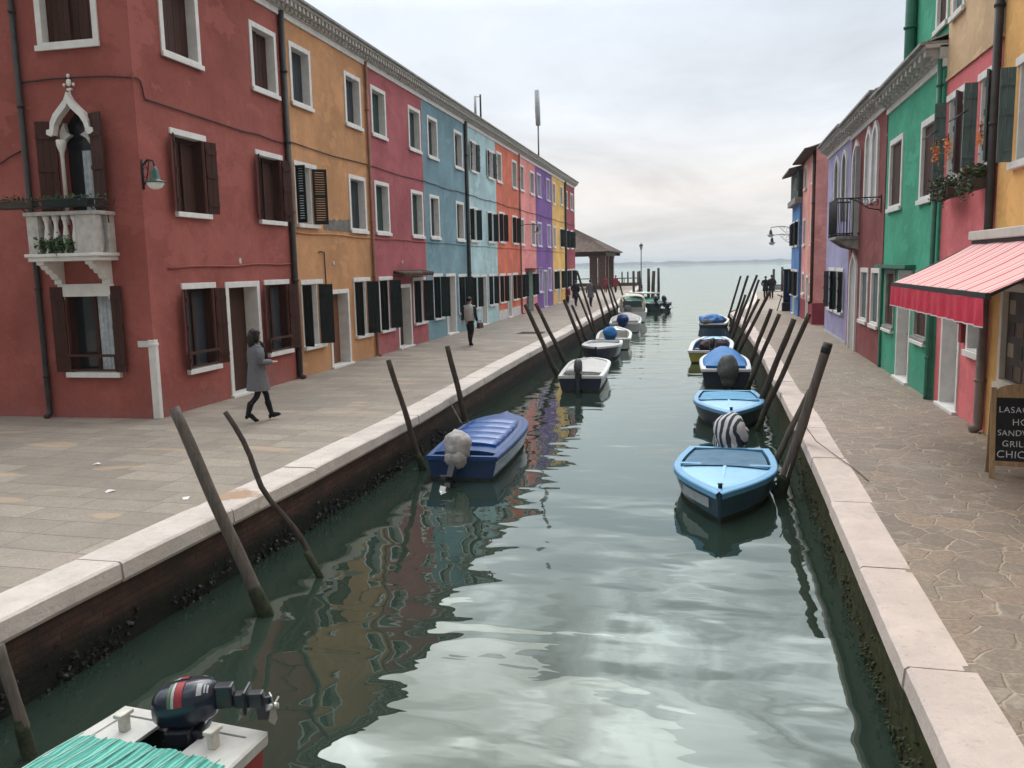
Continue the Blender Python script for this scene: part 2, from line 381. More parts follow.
def quay(P, side, kw, far, pav, wallm, kerbm, zb, word):
    # side -1: land to the left of the edge
    ys = [y for y, _ in P]
    g = MB(); xo = [(x + side * kw) for _, x in P]
    pts = [(x - side * .06, y) for x, y in zip(xo, ys)]
    poly = pts + [(far, ys[-1]), (far, ys[0])]
    g.add([(x, y, 0) for x, y in poly], [tuple(range(len(poly)))])
    tag(g.build('pavement_' + word, pav), kind='structure', label='stone paved quayside along the %s of the canal' % word)
    w = MB()
    yy = []; y = ys[0]
    while y < ys[-1]: yy.append(y); y += .5
    yy.append(ys[-1])
    w.grid([[(interp(P, y) + side * (.05 + .012 * mnoise.noise(Vector((y * 2, z * 3, side)))), y, z) for z in (-.19, -.4, -.6, -.75, -.9, -1.1, -1.6)] for y in yy])
    xe = interp(P, ys[-1]) + side * .05
    w.add([(xe, ys[-1], -.19), (far, ys[-1], -.19), (far, ys[-1], -1.6), (xe, ys[-1], -1.6)], [(0, 1, 2, 3)])
    tag(w.build('quay_wall_' + word, wallm), kind='structure', label='wet brick canal wall under the %s kerb' % word)
    k = MB(); y = ys[0]; rnd = random.Random(3 if side < 0 else 5)
    while y < ys[-1] - .3:
        ln = rnd.uniform(1.5, 2.3); y2 = min(y + ln, ys[-1])
        n = 8; e = .009; jit = rnd.uniform(-.014, .014); dz = rnd.uniform(-.008, .008)
        rows = []
        for i in range(n + 1):
            u = y + e + (y2 - y - 2 * e) * i / n; x = interp(P, u) + jit * .6
            wob = .008 * mnoise.noise(Vector((u * 3, side * 4, 0)))
            zt = .014 + dz - (.006 if i in (0, n) else 0) + .005 * mnoise.noise(Vector((u * 2, 9, side)))
            rows.append([(x + side * .012, u, -.19), (x - side * .012 + wob * .5, u, -.15), (x + wob, u, zt - .02), (x + side * .025 + wob, u, zt), (x + side * (kw + jit), u, zt - .002), (x + side * (kw + jit), u, -.05)])
        k.grid(rows); m = len(rows[0])
        for r in (rows[0], rows[-1]): k.add(r, [tuple(range(m))])
        y = y2
    tag(k.build('kerb_' + word, kerbm), kind='structure', label='pale stone kerb along the %s canal edge' % word)
quay(LI, -1, .50, -70, PAVL, quay_brick('left_canal_brick', (.018, .018, .011)), KERB, -1.6, 'left')
quay(RI, 1, .43, 70, PAVR, quay_brick('right_canal_brick', (.058, .062, .014), (.014, .016, .006), -.16), KERBR, -1.6, 'right')
# far shore across the lagoon
fs = MB(); rows = []
for i in range(240):
    x = -2400 + i * 20
    h = 5 + 9 * max(0, mnoise.noise(Vector((x * .004, 2.2, 0))) + .35) + 5 * mnoise.noise(Vector((x * .023, 7, 0))) + 3 * mnoise.noise(Vector((x * .08, 5, 0)))
    rows.append([(x, 2950, ZW - .2), (x, 2960, ZW + max(1.5, h * .9)), (x, 3000, ZW + max(2, h)), (x, 3060, ZW - .2)])
fs.grid(rows)
tag(fs.build('far_shore', paint('distant_shore_trees', (.05, .065, .055), .95, .3, .02)), kind='structure', label='low wooded shoreline across the lagoon')
# mussels and weed crusted along the waterline of the left wall
mu = MB(); rnd = random.Random(11)
for i in range(1500):
    y = 3.5 + 14 * rnd.random() ** 1.3; z = ZW + rnd.gauss(.05, .11)
    if z > -.45 and rnd.random() < .8: continue
    if mnoise.noise(Vector((y * 1.3, z * 3, 4))) < -.18: continue
    r = rnd.uniform(.012, .036); x = interp(LI, y) - .045 + rnd.uniform(-.005, .03)
    a = Vector((rnd.gauss(0, 1), rnd.gauss(0, 1), rnd.gauss(0, 1))).normalized(); b_ = a.orthogonal().normalized(); c_ = a.cross(b_)
    pts = [Vector((x, y, z)) + a * r * 1.5, Vector((x, y, z)) - a * r * 1.3] + [Vector((x, y, z)) + (b_ * math.cos(q * 1.5708) + c_ * math.sin(q * 1.5708) * .7) * r for q in range(4)]
    mu.add(pts, [(0, 2, 3), (0, 3, 4), (0, 4, 5), (0, 5, 2), (1, 3, 2), (1, 4, 3), (1, 5, 4), (1, 2, 5)])
tag(mu.build('mussels', paint('wet_mussel_shells', (.014, .014, .012), .45, .6, 25)), 'crust of dark mussels at the waterline of the left canal wall', 'mussels', kind='stuff')
mu = MB(); rnd = random.Random(21)
for i in range(1100):
    y = 3.6 + 13 * rnd.random() ** 1.4; z = ZW + abs(rnd.gauss(.0, .16)) - .02
    if mnoise.noise(Vector((y * 1.5, z * 4, 9))) < -.15: continue
    r = rnd.uniform(.008, .024); c_ = Vector((interp(RI, y) + .045 - rnd.uniform(-.004, .02), y, z)); a = Vector((rnd.gauss(0, 1), rnd.gauss(0, 1), rnd.gauss(0, 1))).normalized(); b_ = a.orthogonal().normalized(); d_ = a.cross(b_)
    mu.add([c_ + a * r * 1.5, c_ - a * r * 1.3] + [c_ + (b_ * math.cos(q * 1.5708) + d_ * math.sin(q * 1.5708) * .7) * r for q in range(4)], [(0, 2, 3), (0, 3, 4), (0, 4, 5), (0, 5, 2), (1, 3, 2), (1, 4, 3), (1, 5, 4), (1, 2, 5)])
tag(mu.build('weed', paint('green_wall_weed', (.028, .034, .010), .7, .6, 25)), 'green weed and small shells crusted on the right canal wall', 'weed', kind='stuff')
# haze
HZ = MB(); HZ.box(-3000, 3000, -400, 6500, -2.2, 26)
hm = bpy.data.materials.new('haze_air'); hm.use_nodes = True; t = hm.node_tree; t.nodes.clear()
ho = N(t, 'ShaderNodeOutputMaterial'); hv = N(t, 'ShaderNodeVolumePrincipled'); hv.inputs['Color'].default_value = (.78, .84, .90, 1); hv.inputs['Density'].default_value = .00035; hv.inputs['Anisotropy'].default_value = 0
L(t, hv.outputs[0], ho.inputs['Volume'])
tag(HZ.build('haze', hm), 'thin pale haze over the lagoon', 'haze', kind='stuff')
# ------------------------------------------------------------------ houses
class Face:
    """one facade of a house: a along it, y inward, z up; collects openings, then builds the wall."""
    def __init__(s, root, width, ztop, loc=(0, 0, 0), rz=0, flip=None, y0=None):
        s.root, s.w, s.zt, s.loc, s.rz, s.op = root, width, ztop, loc, rz, []
        s.conv = flip; s.right = False; s.far = False
    def put(s, mb, name, mat, bevel=0, parent=None):
        if parent is None: return mb.build(name, mat, s.root, bevel, s.loc, s.rz)
        return mb.build(name, mat, parent, bevel)
    def ab(s, p, q):
        if s.conv: p, q = sorted((s.conv(p), s.conv(q)))
        return p, q
    def framed(s, p, q, z0, z1, pane=None, fw=.12, dep=None, frame=None, sill=True, half=None, leaf=None, hole=True, out=.028, label=None, door=False):
        a0, a1 = s.ab(p, q); fm = frame or WHITE; dep = dep or ((.21 if door else .055) if s.right else .21)
        ih = (a0 + fw, a1 - fw, z0 + (0.04 if door else fw), z1 - fw)
        s.op.append((ih[0] - .005, ih[1] + .005, ih[2] - .005, ih[3] + .005))
        g = MB(); pt = .018
        g.box(ih[0], ih[1], dep, dep + .03, ih[2], ih[3])
        if door:
            for k in (.12, .38, .66): g.box(ih[0] + .1, ih[1] - .1, dep - .012, dep, z0 + .1 + (z1 - z0) * k * .95, z0 + (z1 - z0) * (k + .2) * .95)
        else:
            n = 5; ww = (ih[1] - ih[0]) / n
            for k in range(n): g.box(ih[0] + k * ww + .006, ih[0] + (k + 1) * ww - .006, dep - pt, dep, ih[2] + .02, ih[3] - .02)
        wdo = s.put(g, 'door' if door else 'window', pane or BROWN)
        f = MB()
        f.box(a0, ih[0], -out, dep, z0, z1); f.box(ih[1], a1, -out, dep, z0, z1); f.box(ih[0], ih[1], -out, dep, ih[3], z1)
        if door: f.box(a0 - .04, a1 + .04, -.10, .3, -.02, .055)
        else: f.box(ih[0], ih[1], -out, dep, z0, ih[2])
        s.put(f, 'door_frame' if door else 'frame', fm, .006, wdo)
        if sill and not door:
            k = MB().box(a0 - .03, a1 + .03, -.075, -out, z0 - .03, z0 + .07); s.put(k, 'sill', fm, .006, wdo)
        if door:
            h = MB().tube([(ih[0] + .1, dep - .05, 1.02), (ih[0] + .2, dep - .05, 1.02)], .014, 6).tube([(ih[0] + .1, dep - .05, 1.02), (ih[0] + .1, dep, 1.02)], .014, 6)
            s.put(h, 'handle', paint('brass', (.5, .38, .18), .3, .1, metal=1), 0, wdo)
        if leaf:   # one inner shutter leaf pulled half shut
            k = MB()
            for q in range(4): k.box(ih[0] + .01 + q * .12, ih[0] + .01 + q * .12 + .113, dep - .08, dep - .05, ih[2] + .02, ih[3] - .02)
            s.put(k, 'shutter', leaf, 0, wdo)
        return wdo
    def shuttered(s, p, q, z0, z1, leafm=None, near=90, far=128, pane=None, curtain=True, rail=False, lw=None, louv=False, ins=None, lint=True):
        a0, a1 = s.ab(p, q)
        i0, i1 = (.10, .10) if (leafm is BROWN or s.right or lw) else (.05, .34)
        if louv: i0, i1 = .05, .34
        ih = (a0 + i0, a1 - i1, z0 + .10, z1 - .12); dep = .2
        s.op.append((ih[0] - .005, ih[1] + .005, ih[2] - .005, ih[3] + .005)); leafm = leafm or GREENSH
        g = MB().box(ih[0], ih[1], dep, dep + .03, ih[2], ih[3])
        wdo = s.put(g, 'window', pane or GLASS)
        f = MB()   # sash bars and painted side reveals
        f.box(ih[0], ih[0] + .05, .0, dep - .002, ih[2], ih[3]); f.box(ih[1] - .05, ih[1], .0, dep - .002, ih[2], ih[3])
        mid = (ih[0] + ih[1]) / 2; f.box(mid - .035, mid + .035, dep - .05, dep - .002, ih[2], ih[3])
        f.box(ih[0] + .05, mid - .035, dep - .04, dep - .002, ih[3] - .07, ih[3]); f.box(mid + .035, ih[1] - .05, dep - .04, dep - .002, ih[3] - .07, ih[3])
        s.put(f, 'sash', WHITE if leafm is not BROWN else BROWN, 0, wdo)
        if lint:
            l = MB().box(a0, a1, -.035, .15, z1 - .12, z1); s.put(l, 'lintel', WHITE, .006, wdo)
        k = MB().box(a0 + .02, a1 - .02, -.085, .19, z0, z0 + .10); s.put(k, 'sill', WHITE, .006, wdo)
        if curtain:
            c = MB(); n = 14; x0, x1 = mid + .045, ih[1] - .06
            c.grid([[(x0 + (x1 - x0) * i / n, dep - .022 + .01 * math.sin(i * 1.9), z) for i in range(n + 1)] for z in (ih[2] + .02, ih[3] - .08)])
            s.put(c, 'curtain', CURT, 0, wdo)
        for side, ang in ((-1, near), (1, far)):
            w = lw or ((.20 if side < 0 else .30) if s.right else ((.25 if side < 0 else .38) if not s.far else (.19 if side < 0 else .26)))
            hx = ih[0] if side < 0 else ih[1]; th = R(ang)
            # closed leaf points to the middle; opened by ang outward
            xf = Matrix.Translation((hx, -.045, 0)) @ Matrix.Rotation(-th if side < 0 else th, 4, 'Z') @ (Matrix.Identity(4) if side < 0 else Matrix.Scale(-1, 4, (1, 0, 0)))
            m = MB(); zz0, zz1 = ih[2] + .01, ih[3] - .01
            if louv:
                m.box(0, .06, -.018, .018, zz0, zz1, xf); m.box(w - .06, w, -.018, .018, zz0, zz1, xf)
                nn = int((zz1 - zz0) / .062)
                for i in range(nn): m.box(.06, w - .06, -.006 - .008, .006, zz0 + i * .062, zz0 + i * .062 + .046, xf)
                for zb in (zz0, (zz0 + zz1) / 2, zz1 - .07): m.box(.06, w - .06, -.016, .016, zb, zb + .07, xf)
            else:
                nb = max(2, int(w / .11)); bw = w / nb
                for i in range(nb): m.box(i * bw + .003, (i + 1) * bw - .003, -.014, .014, zz0, zz1, xf)
                for zb in (zz0 + .15, zz0 + (zz1 - zz0) * .5, zz1 - .25): m.box(.01, w - .01, .014, .034, zb, zb + .09, xf)
            s.put(m, 'shutter', leafm, 0, wdo)
        if rail:
            r_ = MB(); zt = ih[2] + .30
            r_.box(ih[0] - .02, ih[1] + .02, -.07, -.03, zt, zt + .05); r_.box(ih[0] - .02, ih[1] + .02, -.07, -.03, ih[2] + .02, ih[2] + .06)
            r_.box(ih[0] - .02, ih[0] + .03, -.068, -.032, ih[2] + .06, zt); r_.box(ih[1] - .03, ih[1] + .02, -.068, -.032, ih[2] + .06, zt)
            s.put(r_, 'guard_rail', BROWN2, 0, wdo)
        return wdo
    def plaque(s, y, z, w=.13):
        a, _ = s.ab(y, y); m = MB().blob((a, -.008, z), (w * .5, .014, w * .6), int(z * 7 + y), .25, 2, 3); s.put(m, 'wall_plaque', STONE)
    def wall(s, mat, z0=0, name='wall', extra=None, skip=None):
        As = sorted({0, s.w, *[x for o in s.op for x in o[:2] if 0 < x < s.w]}); Zs = sorted({z0, s.zt, *[x for o in s.op for x in o[2:4] if z0 < x < s.zt]})
        m = MB()
        for a, b in zip(As, As[1:]):
            for c, d in zip(Zs, Zs[1:]):
                ca, cz = (a + b) / 2, (c + d) / 2
                if any(o[0] < ca < o[1] and o[2] < cz < o[3] for o in s.op): continue
                m.add([(a, 0, c), (b, 0, c), (b, 0, d), (a, 0, d)], [(0, 1, 2, 3)])
        for o in s.op:
            a, b, c, d = o
            m.add([(a, 0, c), (b, 0, c), (b, 0, d), (a, 0, d), (a, .26, c), (b, .26, c), (b, .26, d), (a, .26, d)], [(0, 1, 5, 4), (1, 2, 6, 5), (2, 3, 7, 6), (3, 0, 4, 7)])
        if extra: extra(m)
        return m.build(name, mat, s.root, 0, s.loc, s.rz, recalc=False)
def body(root, w, zt, dep, mat, zoff=0, left=True):
    """side and rear walls of a house, a hair inside its party lines"""
    e = .012; m = MB()
    m.add([(e, .005, zoff), (e, dep, zoff), (w - e, dep, zoff), (w - e, .005, zoff), (e, .005, zt), (e, dep, zt), (w - e, dep, zt), (w - e, .005, zt)], ([(0, 1, 5, 4)] if left else []) + [(1, 2, 6, 5), (2, 3, 7, 6)])
    return m.build('side_wall', mat, root)
def cornice(root, w, z, h=.42, proj=.36, mats=None, a0=0, step=.22, loc=None, rz=0):
    m = MB(); e = .002
    m.cur = 0; m.box(a0 + e, w - e, -.05, .1, z, z + h * .3)
    m.cur = 1; m.box(a0 + e, w - e, -.10, .1, z + h * .3, z + h * .82)
    n = max(1, int((w - a0) / step)); st = (w - a0) / n
    for i in range(n):
        x = a0 + (i + .5) * st
        bw = .055 if step < .3 else .085
        m.box(x - bw, x + bw, -proj * .82, -.10, z + h * .48, z + h * .74); m.box(x - bw, x + bw, -proj * .5, -.10, z + h * .33, z + h * .48)
    m.box(a0 + e, w - e, -proj * .9, .1, z + h * .74 + .003, z + h * .88)
    m.cur = 2; m.box(a0 + e, w - e, -proj * 1.12, .1, z + h * .88, z + h * 1.0)
    return m.build('cornice', mats or [WHITE, STONE, GREYST], root, 0, loc, rz)
def roof(root, w, z, dep, pitch=.32, over=.3, a0=0):
    m = MB(); rid = z + dep / 2 * pitch
    n = int((w - a0) / .2)
    for side in (0, 1):
        rows = []
        for i in range(n * 2 + 1):
            a = a0 + .004 + (w - a0 - .008) * i / (n * 2); bz = .05 if i % 2 else 0
            rows.append([(a, -over if side == 0 else dep + over, z + bz), (a, dep / 2, rid + bz + .02)])
        m.grid(rows)
    return m.build('roof', TILES, root)
def pipe(root, a, z0, z1, mat, r=.055, out=.075, foot=True, loc=None, rz=0, hopper=False):
    m = MB().tube([(a, -out, z1), (a, -out, z0 + .25), (a, -out, z0 + .08)] + ([(a, -out - .12, z0 + .02)] if foot else [(a, -out, z0)]), r, 10)
    z = z0 + .8
    while z < z1 - .3: m.tube([(a, -out, z), (a, -out, z + .05)], r * 1.25, 10); m.box(a - .02, a + .02, -out + .01, 0, z + .01, z + .04); z += 1.7
    if hopper: m.lathe([(r, -.25), (r * 2.2, 0), (r * 2.2, .12)], (a, -out, z1), 10)
    return m.build('downpipe', mat, root, 0, loc, rz)
def cable(root, pts, mat=None, r=.015, loc=None, rz=0):
    # facade cable sagging a little, pinned close to the plaster
    out = []
    for (a, z), (b, w) in zip(pts, pts[1:]):
        n = max(2, int(abs(b - a) / .7))
        for i in range(n): u = i / n; out.append((a + (b - a) * u, -.028, z + (w - z) * u - .02 * math.sin(u * math.pi * 3)))
    out.append((pts[-1][0], -.028, pts[-1][1]))
    return MB().tube(out, r, 6).build('wall_cable', mat or CABLE, root, 0, loc, rz)
def fx(y): return -10.1195 - .019476 * y
LANG = math.pi / 2 + .019474
class LeftHouse:
    def __init__(s, y0, y1, mat, label, name='terraced_house', zt=8.95):
        s.y0, s.y1, s.mat = y0, y1, mat; s.w = y1 - y0
        s.root = tag(empty(name, (fx(y0), y0, 0), LANG), label, 'house', 'painted houses on the left quay')
        s.f = Face(s.root, s.w, zt, flip=lambda y: y - y0)
        s.zt = zt; s.f.far = y0 > 36
    def finish(s, dep=9, pipes=(), cab=True, extra=None, cz=.5, left=True):
        s.f.wall(s.mat, extra=extra); body(s.root, s.w, s.zt, dep, s.mat, left=left)
        cornice(s.root, s.w, s.zt, cz); roof(s.root, s.w, s.zt + cz, dep)
        for y, m, r in pipes: pipe(s.root, y - s.y0, 0, s.zt + .1, m, r)
        if cab:
            cable(s.root, [(0.0, 5.98), (s.w * .5, 5.93), (s.w, 5.98)], s.mat_c if hasattr(s, 'mat_c') else None)
            cable(s.root, [(0.02, 3.74), (s.w - .02, 3.74)], s.mat, .018)
M1 = plaster('oxblood_red_plaster', (.31, .088, .072), (.36, .22, .19))
M2 = plaster('ochre_plaster', (.52, .265, .125), (.33, .24, .17))
M3 = plaster('faded_crimson_plaster', (.36, .098, .108), (.40, .22, .2))
M4 = plaster('slate_blue_plaster', (.175, .285, .33), (.3, .34, .36))
M5 = plaster('pale_aqua_plaster', (.40, .56, .58), (.5, .5, .5))
M6 = plaster('burnt_orange_plaster', (.62, .165, .10), (.5, .32, .25))
M7 = plaster('salmon_pink_plaster', (.72, .265, .25), (.6, .45, .4))
M8 = plaster('violet_plaster', (.18, .085, .28), (.4, .35, .45))
M9 = plaster('golden_yellow_plaster', (.70, .42, .13), (.6, .5, .4))
M10 = plaster('dark_crimson_plaster', (.30, .055, .075), (.4, .25, .22))

# --- oxblood corner house
h = LeftHouse(14.25, 20.2, M1, 'oxblood red corner house with a white stone balcony on its near side wall')
f = h.f
f.framed(15.18, 16.54, 6.92, 8.47, BROWN, leaf=BROWN); f.framed(18.62, 19.9, 6.92, 8.47, BROWN, leaf=BROWN)
for a, b in ((15.23, 16.5), (18.56, 19.9)):
    f.shuttered(a, b, 3.87, 5.58, BROWN, 150, 160, pane=BROWN, curtain=False, lw=.28)
for a, b in ((15.25, 16.5), (18.6, 19.88)):
    f.shuttered(a, b, .72, 2.56, BROWN, 150, 160, pane=DKWIN, curtain=False, lw=.28, rail=True)
f.plaque(17.6, 3.0); f.framed(16.88, 18.38, 0, 2.55, BROWN2, fw=.13, dep=.32, door=True)
h.finish(dep=9.5, pipes=((20.13, PIPE, .075),), cab=False, left=False)
r0 = h.root
cable(r0, [(0, 6.3), (.18, 6.28), (.26, 5.98), (3, 5.92), (5.95, 5.9)]); cable(r0, [(.6, 2.86), (2.3, 2.9), (5.9, 2.95)], M1, .018)
# lamp-side and balcony wall facing the campo
SW = 6.6; XC = fx(14.25)
sf = Face(r0, SW, 8.95, loc=(0, SW, 0), rz=-math.pi / 2, flip=lambda x: x - (XC - SW))
sf.framed(-12.32, -11.02, 6.92, 8.47, BROWN, leaf=BROWN)
sf.framed(-15.9, -14.7, 6.92, 8.47, BROWN)
# ogee window above the balcony: arch hole in the wall, stone tracery as parts
cxo = -11.72 - (XC - SW); HWO = .34
og = [(-HWO, 5.12), (-HWO, 5.40), (-HWO * .92, 5.54), (-HWO * .7, 5.68), (-HWO * .36, 5.79), (0, 5.92)]
og = og + [(-a, z) for a, z in og[-2::-1]]
sf.op.append((cxo - HWO, cxo + HWO, 3.72, 5.92))
def spandrels(m):
    L_ = [(cxo + a, z) for a, z in og if a <= 0]; R_ = [(cxo + a, z) for a, z in og if a >= 0]
    for pts, cor in ((L_, (cxo - HWO, 5.92)), (R_[::-1], (cxo + HWO, 5.92))):
        for (a, z), (b, w) in zip(pts, pts[1:]):
            m.add([(a, 0, z), (b, 0, w), (cor[0], 0, cor[1])], [(0, 1, 2)])
    for (a, z), (b, w) in zip(og, og[1:]): m.add([(cxo + a, 0, z), (cxo + b, 0, w), (cxo + b, .24, w), (cxo + a, .24, z)], [(0, 1, 2, 3)])
ow = sf.put(MB().box(cxo - HWO, cxo + HWO, .22, .24, 3.72, 5.9), 'balcony_window', GLASS)
m = MB()   # ogee hood mould
o2 = [(a * 1.36 + (.0), z + (.10 if abs(a) < .3 else .03)) for a, z in og]
hr = [(-.50, 5.38), (-.49, 5.46), (-.42, 5.47), (-.40, 5.60), (-.32, 5.74), (-.18, 5.87), (-.07, 5.98), (0, 6.12)]
hi = [(-.42, 5.34), (-.36, 5.36), (-.345, 5.42), (-.31, 5.55), (-.23, 5.67), (-.11, 5.78), (-.04, 5.85), (0, 5.92)]
ring = [(cxo + a, z) for a, z in hr] + [(cxo - a, z) for a, z in hr[-2::-1]]; inr = [(cxo + a, z) for a, z in hi] + [(cxo - a, z) for a, z in hi[-2::-1]]
for i in range(len(ring) - 1):
    q = [ring[i], ring[i + 1], inr[i + 1], inr[i]]; m.prism(q, -.13, .02)
sf.put(m, 'hood_mould', WHITE, 0, ow)
m = MB()   # trefoil soffit pieces and slim column with capital
for sgn in (-1, 1):
    tri = [(cxo + sgn * HWO, 5.12), (cxo + sgn * HWO, 5.44), (cxo + sgn * .24, 5.60), (cxo + sgn * .20, 5.42), (cxo + sgn * .10, 5.37), (cxo + sgn * .22, 5.30)]
    m.prism(tri, .03, .12)
sf.put(m, 'tracery', STONE, 0, ow)
m = MB().lathe([(.035, 3.72), (.035, 5.0), (.045, 5.02), (.04, 5.05), (.075, 5.13), (.09, 5.2), (.09, 5.28)], (cxo - HWO + .06, -.02, 0), 10)
sf.put(m, 'column', WHITE, 0, ow)
m = MB().box(cxo - .012, cxo + .012, -.03, .0, 6.08, 6.16).box(cxo - .05, cxo + .05, -.04, .0, 6.16, 6.20)
for a, z, r_ in ((0, 6.30, .07), (-.10, 6.26, .035), (.10, 6.26, .035), (0, 6.42, .04)): m.blob((cxo + a, -.03, z), (r_ * .8, .03, r_), 1, .1, 2)
sf.put(m, 'finial', WHITE, 0, ow)
c = MB(); c.grid([[(cxo - .02 + .26 * i / 12, .20 + .012 * math.sin(i * 1.7), z) for i in range(13)] for z in (3.75, 5.1)]); sf.put(c, 'curtain', CURT, 0, ow)
for sgn, tilt in ((-1, 165), (1, 158)):
    hx = cxo + sgn * HWO; xf = Matrix.Translation((hx, -.03, 0)) @ Matrix.Rotation(R(-tilt if sgn < 0 else tilt), 4, 'Z') @ (Matrix.Identity(4) if sgn < 0 else Matrix.Scale(-1, 4, (1, 0, 0)))
    m = MB(); 
    for i in range(3): m.box(i * .125 + .03, i * .125 + .15, -.015, .015, 3.72, 5.62 if sgn < 0 else 5.72, xf)
    for zb in (4.0, 4.7, 5.3): m.box(.03, .4, .015, .035, zb, zb + .08, xf)
    sf.put(m, 'shutter', BROWN, 0, ow)
# balcony
bx0, bx1 = -12.46 - (XC - SW), -11.02 - (XC - SW)
bal = sf.put(MB().box(bx0 - .06, bx1 + .06, -.62, .0, 3.11, 3.17).box(bx0 - .02, bx1 + .02, -.58, .0, 3.03, 3.11), 'balcony', WHITE, .008)
m = MB()
m.box(bx0, bx0 + .24, -.56, -.38, 3.17, 3.86); m.box(bx1 - .40, bx1, -.56, -.38, 3.17, 3.86); m.box(bx1 - .16, bx1, -.2, 0, 3.17, 3.86); m.box(bx0, bx0 + .16, -.2, 0, 3.17, 3.86)
m.box(bx0 - .03, bx1 + .03, -.60, -.34, 3.86, 3.93); m.box(bx0 - .03, bx0 + .2, -.34, 0, 3.86, 3.93); m.box(bx1 - .2, bx1 + .03, -.34, 0, 3.86, 3.93)
sf.put(m, 'parapet', STONE, .01, bal)
m = MB()
for i in range(4):
    a = bx0 + .36 + i * .20; m.lathe([(.06, 3.17), (.06, 3.2), (.035, 3.24), (.06, 3.38), (.065, 3.46), (.035, 3.66), (.045, 3.76), (.065, 3.80), (.065, 3.86)], (a, -.47, 0), 10)
for i in range(2): m.lathe([(.055, 3.17), (.035, 3.25), (.06, 3.4), (.035, 3.75), (.055, 3.86)], (bx1 - .08, -.30 + .0 * i, 0), 8)
sf.put(m, 'balusters', WHITE, 0, bal)
for a in (bx0 + .10, bx1 - .30):
    m = MB(); stp = [(0, 3.03), (-.52, 3.03), (-.52, 2.97), (-.44, 2.95), (-.40, 2.88), (-.33, 2.87), (-.29, 2.80), (-.22, 2.79), (-.17, 2.70), (-.1, 2.68), (-.1, 2.6), (0, 2.6)]
    m.prism(stp, a, a + .16, 'yz'); sf.put(m, 'bracket', WHITE, 0, bal)
m = MB(); zr = 3.98
m.tube([(bx0 - .35, -.64, zr + .02), (bx1 + .3, -.64, zr + .02)], .018, 6).tube([(bx0 - .35, -.64, zr + .14), (bx1 + .3, -.64, zr + .14)], .018, 6)
for i in range(26): a = bx0 - .33 + i * .09; m.tube([(a, -.64, zr + .02), (a + .045 * (1 if i % 2 else -1), -.64, zr + .14)], .009, 5)
for a in (bx0, (bx0 + bx1) / 2, bx1): m.tube([(a, -.64, zr + .02), (a, -.5, 3.9)], .014, 5)
sf.put(m, 'planter_rack', IRON, 0, bal)
# lintel and window below the balcony
sw_ = sf.shuttered(-12.33, -11.1, .80, 2.68, BROWN, 168, 168, pane=GLASS, lw=.26, rail=True, lint=False)
sf.put(MB().box(bx0 + .12, bx1 - .12, -.06, .0, 2.36, 2.60).box(bx0 + .10, bx0 + .22, -.064, .0, 2.30, 2.36).box(bx1 - .22, bx1 - .10, -.064, .0, 2.30, 2.36), 'window_head', WHITE, .006, sw_)
sf.wall(M1, name='campo_wall', extra=spandrels)
cornice(r0, SW, 8.95, .5, loc=(0, SW, 0), rz=-math.pi / 2)
pipe(r0, -12.76 - (XC - SW), 0, 9.0, PIPE, .055, loc=(0, SW, 0), rz=-math.pi / 2)
cable(r0, [(SW - 2.4, 6.36), (SW - 1, 6.38), (SW, 6.3)], loc=(0, SW, 0), rz=-math.pi / 2)
cable(r0, [(0, 5.5), (2.0, 5.45), (3.6, 4.9), (4.1, 5.12)], loc=(0, SW, 0), rz=-math.pi / 2)
MB().box(-.012, .10, -.03, .12, 0, 1.52).box(-.022, .11, -.04, .13, 1.40, 1.46).build('corner_stone', WHITE, r0, .012)
sf.put(MB().box(SW - .33, SW - .09, -.02, 0, 1.38, 1.50), 'name_plate', paint('pale_marble_plate', (.55, .55, .53), .5, .08, 10), .004)

# --- ochre
h = LeftHouse(20.2, 25.65, M2, 'ochre yellow house between the oxblood corner house and the faded crimson one')
f = h.f
for a, b in ((20.58, 21.8), (24.02, 25.26)): f.framed(a, b, 6.94, 8.48, DKWIN)
f.shuttered(20.50, 21.84, 3.87, 5.55, GREENSH, 90, 128, pane=RUSTWOOD, louv=True); f.framed(24.02, 25.34, 3.87, 5.55, DKWIN)
f.shuttered(20.53, 21.88, .68, 2.52, GREENSH); f.plaque(22.7, 2.95); f.framed(22.24, 23.66, 0, 2.21, RUSTWOOD, dep=.3, door=True); f.shuttered(24.02, 25.36, .68, 2.52, GREENSH)
h.finish(pipes=((25.62, PIPEB, .05),))
m = MB(); rnd = random.Random(2)
pts = []
for i in range(30): u = i / 29; pts.append((1.95 + 1.85 * u, 4.22 + .10 * mnoise.noise(Vector((u * 9, 0, 0))) + .05 * mnoise.noise(Vector((u * 31, 3, 0))) - .1 * (1 - u)))
m.prism([(1.95, 3.86), (3.80, 3.86)] + pts[::-1], -.006, .0); m.build('bare_render_patch', paint('bare_cement_render', (.16, .145, .13), .95, .3, 5, .01, 20), h.root)
cable(h.root, [(1.5, 3.25), (1.85, 3.25), (1.88, 2.2)], CABLE, .015)
# --- faded crimson
h = LeftHouse(25.65, 31.2, M3, 'faded crimson house with a small tiled canopy over its door')
f = h.f
for a, b in ((26.08, 27.4), (29.64, 31.0)): f.framed(a, b, 6.94, 8.49, GREENWIN); f.framed(a, b, 3.87, 5.56, GREENWIN)
f.shuttered(26.1, 27.39, .69, 2.52, GREENSH); f.plaque(28.5, 2.98); f.framed(27.83, 29.27, 0, 2.22, BROWN2, dep=.3, door=True); f.shuttered(29.5, 30.98, .7, 2.44, GREENSH)
h.finish()
m = MB().box(1.85, 5.1, -.42, 0, 2.50, 2.55); 
for i in range(16): m.tube([(1.95 + i * .2, -.45, 2.575), (1.95 + i * .2, 0, 2.66)], .06, 6)
m.build('door_canopy', TILES, h.root)
